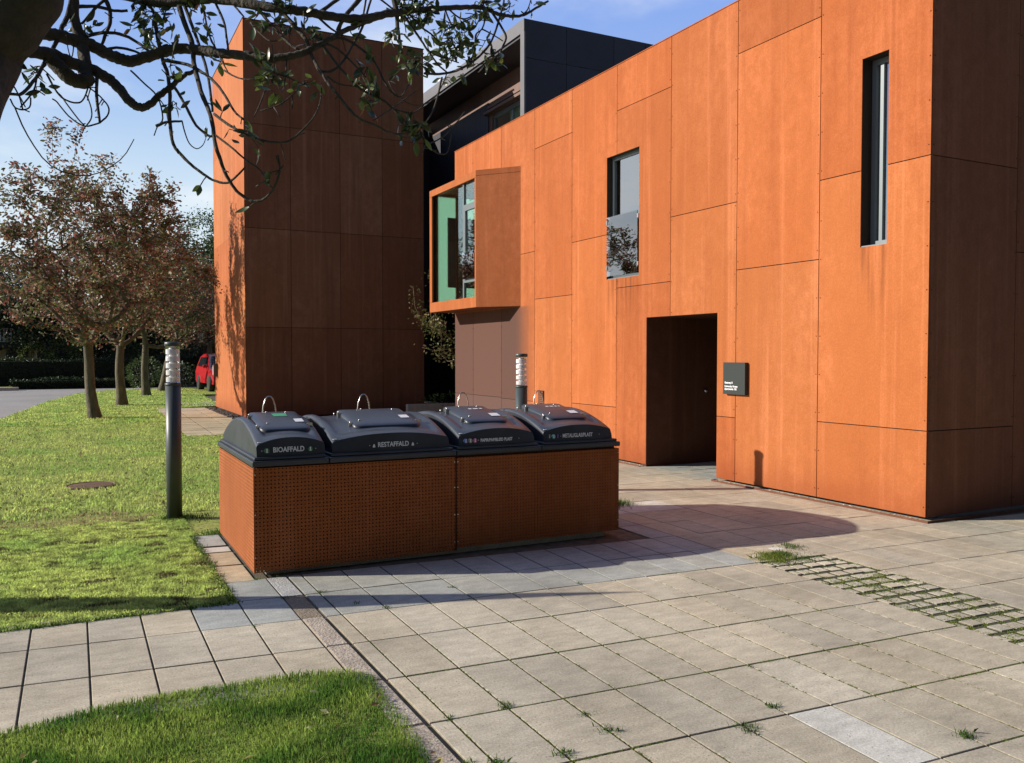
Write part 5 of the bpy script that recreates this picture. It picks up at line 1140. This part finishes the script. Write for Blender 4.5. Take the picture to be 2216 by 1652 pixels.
CL = [(0.3,4.3,3.2,9),(0.35,4.27,3.17,9),(0.3,4.28,3.12,7),(0.33,4.25,3.06,6),(0.38,4.23,3.09,7),(0.08,4.29,3.06,5),(0.39,4.24,3.16,7),(-0.14,4.03,2.75,4),(-0.1,4.02,2.7,3),(0.55,4.12,3.16,5),(0.56,4.07,3.04,6),(0.4,4.11,2.89,5),(0.41,3.97,2.69,4),(0.42,4.17,3.01,6),(0.58,3.98,2.9,4),(0.49,4.18,3.19,6),(0.07,4.27,3.01,4),(0.25,4.29,3.09,1),(0.12,4.3,3.08,1),(-0.11,4.08,2.8,2),(0.4,4.07,2.83,4),(0.84,3.89,3.16,10),(0.76,3.93,3.13,7),(0.87,3.87,3.15,8),(0.8,3.89,3.06,6),(0.93,3.83,3.08,6),(0.75,3.83,2.88,6),(0.76,3.78,2.83,9),(0.74,3.77,2.78,7),(0.78,3.75,2.79,6),(0.77,3.69,2.7,3),(0.66,3.66,2.51,7),(1.19,3.73,2.89,6),(1.16,3.67,2.78,9),(1.15,3.63,2.71,7),(1.21,3.69,2.79,5),(1.45,3.84,2.98,11),(1.41,3.81,2.95,9),(1.4,3.68,2.65,9),(1.37,3.65,2.59,6),(1.36,3.86,3.1,6),(0.89,3.67,2.75,6),(1.5,3.94,3.28,9),(0.96,3.8,3.01,7),(0.84,3.87,3.07,5),(1.42,3.91,3.27,10),(1.45,3.92,3.27,9),(1.57,3.97,3.32,7),(1.52,3.95,3.26,9),(1.55,3.95,3.24,8),(1.34,3.85,3.09,5),(1.46,3.9,3.14,2),(1.7,4.0,3.27,7),(1.69,3.98,3.18,12),(1.75,3.99,3.17,12),(1.67,3.98,3.22,9),(1.72,3.96,3.1,9),(1.69,3.95,3.09,8),(1.88,4.06,3.31,8),(1.92,4.04,3.23,4),(1.93,4.01,3.13,6),(1.88,3.99,3.09,5),(1.73,3.91,2.98,3),(1.62,3.87,2.94,3),(1.54,3.88,3.01,4),(1.46,3.84,2.98,7),(1.39,3.67,2.63,8),(1.96,4.09,3.42,10),(1.93,4.08,3.43,8),(2.1,4.11,3.47,6),(2.26,4.11,3.51,2),(1.98,4.02,3.14,4),(1.63,3.95,3.13,6),(1.78,4.02,3.24,7),(1.81,3.98,3.1,5)]
ft = thing('overhanging_tree', 'gnarled dark tree whose trunk and leafy hanging twigs fill the top left of the photo', 'tree', loc=(-.86, 3.42, 0))
off_ = Vector((-.86, 3.42, 0))
def spline(pts, sub_=4):
    P = [np.array(p) for p in pts]; out_ = []
    for i in range(len(P) - 1):
        p0, p1, p2, p3 = P[max(i-1, 0)], P[i], P[i+1], P[min(i+2, len(P)-1)]
        for k in range(sub_):
            t = k / sub_; out_.append(.5 * ((2*p1) + (-p0+p2)*t + (2*p0-5*p1+4*p2-p3)*t*t + (-p0+3*p1-3*p2+p3)*t**3))
    out_.append(P[-1]); return out_
q = MB(); rr = np.random.default_rng(91)
tr = [(-.86, 3.42, -.05, .20), (-.80, 3.5, .45, .155), (-.70, 3.57, 1.05, .13)] + BR[0]
s_ = spline(tr, 6)
q.tube([tuple(Vector(p[:3]) - off_) for p in s_], [max(.01, p[3] * .93 * (1 + .04 * math.sin(i * .9))) for i, p in enumerate(s_)], 20)
q.build('trunk', M['darkbark'], ft)
big, small = MB(), MB(); LP = []; LD = []
for i, b in enumerate(BR[1:]):
    sp = spline(b, 5 if b[0][3] > .012 else 4); n_ = len(sp); ph = i * 1.7
    jit = min(.002, b[0][3] * .12)
    pts = [tuple(Vector((p[0] + jit * math.sin(k * 1.1 + ph), p[1] + jit * math.cos(k * 1.9 + ph), p[2] + jit * math.sin(k * 2.3 + ph))) - off_) for k, p in enumerate(sp)]
    rad_ = [max(.0030, p[3] * (1.3 if b[0][3] < .022 else 1.05) * (1 + .07 * math.sin(k * 1.7 + ph) * math.sin(k * .6))) for k, p in enumerate(sp)]
    (big if b[0][3] > .022 else small).tube(pts, rad_, 12 if b[0][3] > .022 else 7)
    if b[0][3] < .022:
        for k in range(2, n_ - 1):
            if rr.uniform() < .09:       # short spur with a bud or a leaf
                L = rr.uniform(.015, .07); d_ = rr.normal(0, 1, 3); d_ /= np.linalg.norm(d_); d_[2] -= .2
                a = Vector(pts[k]); e_ = a + Vector(d_) * L; small.tube([tuple(a), tuple((a + e_) / 2 + Vector((0, 0, .003))), tuple(e_)], [.003, .0024, .0026], 5)
                if rr.uniform() < .14: LP += [np.array(e_)] * int(rr.integers(1, 4)); LD += [d_ * 1.2] * (len(LP) - len(LD))
for i in range(5):      # fine hanging twigs that curve back up
    b = BR[1 + int(rr.integers(0, len(BR) - 1))]; p = np.array(b[int(rr.integers(1, len(b)))][:3])
    if p[2] < 2.35: continue
    a_ = rr.uniform(0, 6.28); L = rr.uniform(.12, .38); o_ = np.array([math.cos(a_), math.sin(a_), 0]) * L
    pts = [p, p + o_ * .12 - [0, 0, L * .30], p + o_ * .35 - [0, 0, L * .62], p + o_ * .72 - [0, 0, L * .70], p + o_ * 1.05 - [0, 0, L * .5], p + o_ * 1.2 - [0, 0, L * .25]]
    pts = spline([np.append(q_, .003) for q_ in pts], 3); pts = [tuple(Vector(q_[:3]) - off_) for q_ in pts]
    small.tube(pts, [.0032 - .0014 * k / len(pts) for k in range(len(pts))], 5)
    if i % 3 == 0:
        for k in range(2): LP.append(np.array(pts[-1])); LD.append(np.array([0, 0, .6]))
big.build('limbs', M['darkbark'], ft); small.build('twigs', M['darkbark'], ft)
tw_ = MB()
for (x_, y_, z_, n_) in CL:
    c0 = np.array([x_, y_, z_]) - np.array(off_)
    for k in range(int(n_ * 1.7)):
        d_ = rr.normal(0, 1, 3); d_ /= np.linalg.norm(d_)
        st = c0 + rr.normal(0, .022 * math.sqrt(n_ / 5), 3); LP.append(st); LD.append(d_ * .6 + np.array([0, 0, -.3]))
        if k % 2 == 0: tw_.tube([tuple(c0), tuple((c0 + st) / 2 + rr.normal(0, .006, 3)), tuple(st)], [.0028, .002, .0018], 4)
tw_.build('leaf_stalks', M['darkbark'], ft)
def big_leaves(P, D, size, seed):
    r = np.random.default_rng(seed); n = len(P); a = r.normal(0, .55, (n, 3)) + D; a /= np.linalg.norm(a, axis=1)[:, None]
    b = np.cross(a, r.normal(0, 1, (n, 3))); b /= np.linalg.norm(b, axis=1)[:, None]; c = np.cross(a, b)
    s = size * r.uniform(.6, 1.2, (n, 1)); w = s * r.uniform(.34, .46, (n, 1)) / 2; m = []
    prof = [(0, 0), (.18, .55), (.42, 1.0), (.68, .82), (.88, .4), (1, 0)]; V = []
    for t_, k in prof:
        mid = P + a * s * t_ + c * s * (.10 * math.sin(t_ * 3.1)) * (-1)
        V.append(mid)
        if 0 < t_ < 1: V += [mid + b * w * k + c * w * k * .35, mid - b * w * k + c * w * k * .35]
    V = np.stack(V, 1)      # order: 0 | m1 l1 r1 | m2 l2 r2 | m3.. | m4.. | tip
    q_ = [(0, 1, 2, 2), (0, 3, 1, 1)]
    for j in range(3):
        m0 = 1 + 3 * j; m1 = m0 + 3; q_ += [(m0, m1, m1 + 1, m0 + 1), (m0, m0 + 2, m1 + 2, m1)]
    F3 = []; F = []
    tri = [(0, 1, 2), (0, 3, 1), (10, 13, 11), (10, 12, 13)]
    quad = [x for x in q_[2:]]
    allt = tri + [(a_, b_, c_) for a_, b_, c_, d_ in quad] + [(a_, c_, d_) for a_, b_, c_, d_ in quad]
    nv = V.shape[1]; F = (np.arange(n)[:, None, None] * nv + np.array(allt)[None]).reshape(-1, 3)
    cols = np.array([(.035, .062, .018), (.05, .085, .022), (.03, .05, .02), (.10, .15, .03), (.06, .075, .02)])[r.integers(0, 5, n)] * r.uniform(.7, 1.3, (n, 1))
    return V.reshape(-1, 3), F, np.repeat(cols, len(allt), axis=0)
V, F, col = big_leaves(np.array(LP), np.array(LD), .062, 95)
npmesh('leaves', V, F, M['glossleaf'], ft, col, smooth=True)

# ---------------------------------------------------------------- red car
car = thing('red_car', 'red car parked on the far side of the lawn, half hidden behind the tower', 'car', loc=(6.15, 40.9, 0)); car.rotation_euler = (0, 0, R(2))
hw = .92
prof = [(-2.2, .32), (-2.27, .55), (-2.2, .78), (-1.95, .93), (-1.15, 1.06), (-.45, 1.58), (.1, 1.70), (1.1, 1.68), (1.75, 1.55), (2.1, 1.05), (2.2, .8), (2.2, .35)]
q = MB(); nS = 7; k = len(q.v)
def wz(z): return hw * (1.0 if z < .95 else 1 - .22 * (z - .95) / .75)
for yy, zz in prof:
    w_ = wz(zz)
    if yy < -1.9: w_ *= .93
    for i in range(nS):
        f = -1 + 2 * i / (nS - 1); e_ = abs(f) ** 3; q.v.append((f * w_, yy + (.10 * e_ if yy < -1.9 else 0), zz - .05 * e_ * (zz > .9)))
np_ = len(prof)
for a in range(np_ - 1):
    for b in range(nS - 1): q.f.append((k + a*nS + b, k + a*nS + b + 1, k + (a+1)*nS + b + 1, k + (a+1)*nS + b)); q.c.append((1,1,1)); q.sm.append(True)
for b in (0, nS - 1):
    f = [k + a*nS + b for a in range(np_)]; q.f.append(tuple(f if b else f[::-1])); q.c.append((1,1,1)); q.sm.append(False)
q.build('body', M['paint_red'], car, bevel=.02)
q = MB()   # windscreen slightly proud of the skin
q.face([(-.76, -1.12, 1.10), (.76, -1.12, 1.10), (.66, -.50, 1.555), (-.66, -.50, 1.555)]); q.build('windscreen', M['carglass'], car)
for s_ in (-1, 1):
    q = MB(); X = s_ * (wz(1.08) + .006); X2 = s_ * (wz(1.52) + .012)
    q.face([(X, -.85, 1.08), (X, 1.75, 1.10), (X2, 1.5, 1.50), (X2, -.30, 1.52)]); q.build('side_window', M['carglass'], car)
    q = MB(); q.box((s_ * 1.0 - .09, -.92, 1.03), (s_ * 1.0 + .09, -.80, 1.18)); q.build('mirror', M['paint_red'], car, bevel=.03)
    q = MB(); q.face([(s_ * .52, -2.225, .70), (s_ * .84, -2.13, .73), (s_ * .84, -2.0, .90), (s_ * .50, -2.13, .86)][::1]); q.build('headlight', M['headlamp'], car)
    for yy in (-1.35, 1.35):
        q = MB(); q.tube([(s_ * .70, yy, .34), (s_ * .95, yy, .34)], .34, 22); wh = q.build('wheel', M['tyre'], car)
        q = MB(); q.tube([(s_ * .951, yy, .34), (s_ * .96, yy, .34)], .21, 16); q.build('rim', M['steel'], wh)
q = MB(); q.box((-.5, -2.29, .42), (.5, -2.24, .66)); q.build('grille', M['tyre'], car)
q = MB(); q.box((-.26, -2.31, .46), (.26, -2.295, .57)); q.build('number_plate', M['white'], car)
pst = thing('timber_post', 'short dark timber post on the grass beside the red car', 'post', loc=(5.5, 38.3, 0))
q = MB(); q.box((-.06, -.06, 0), (.06, .06, .85)); q.build('post', M['darkbark'], pst, bevel=.01)
for o in bpy.data.objects:
    if o.type == 'MESH' and o.parent is None and 'kind' not in o.keys(): o['kind'] = 'structure'
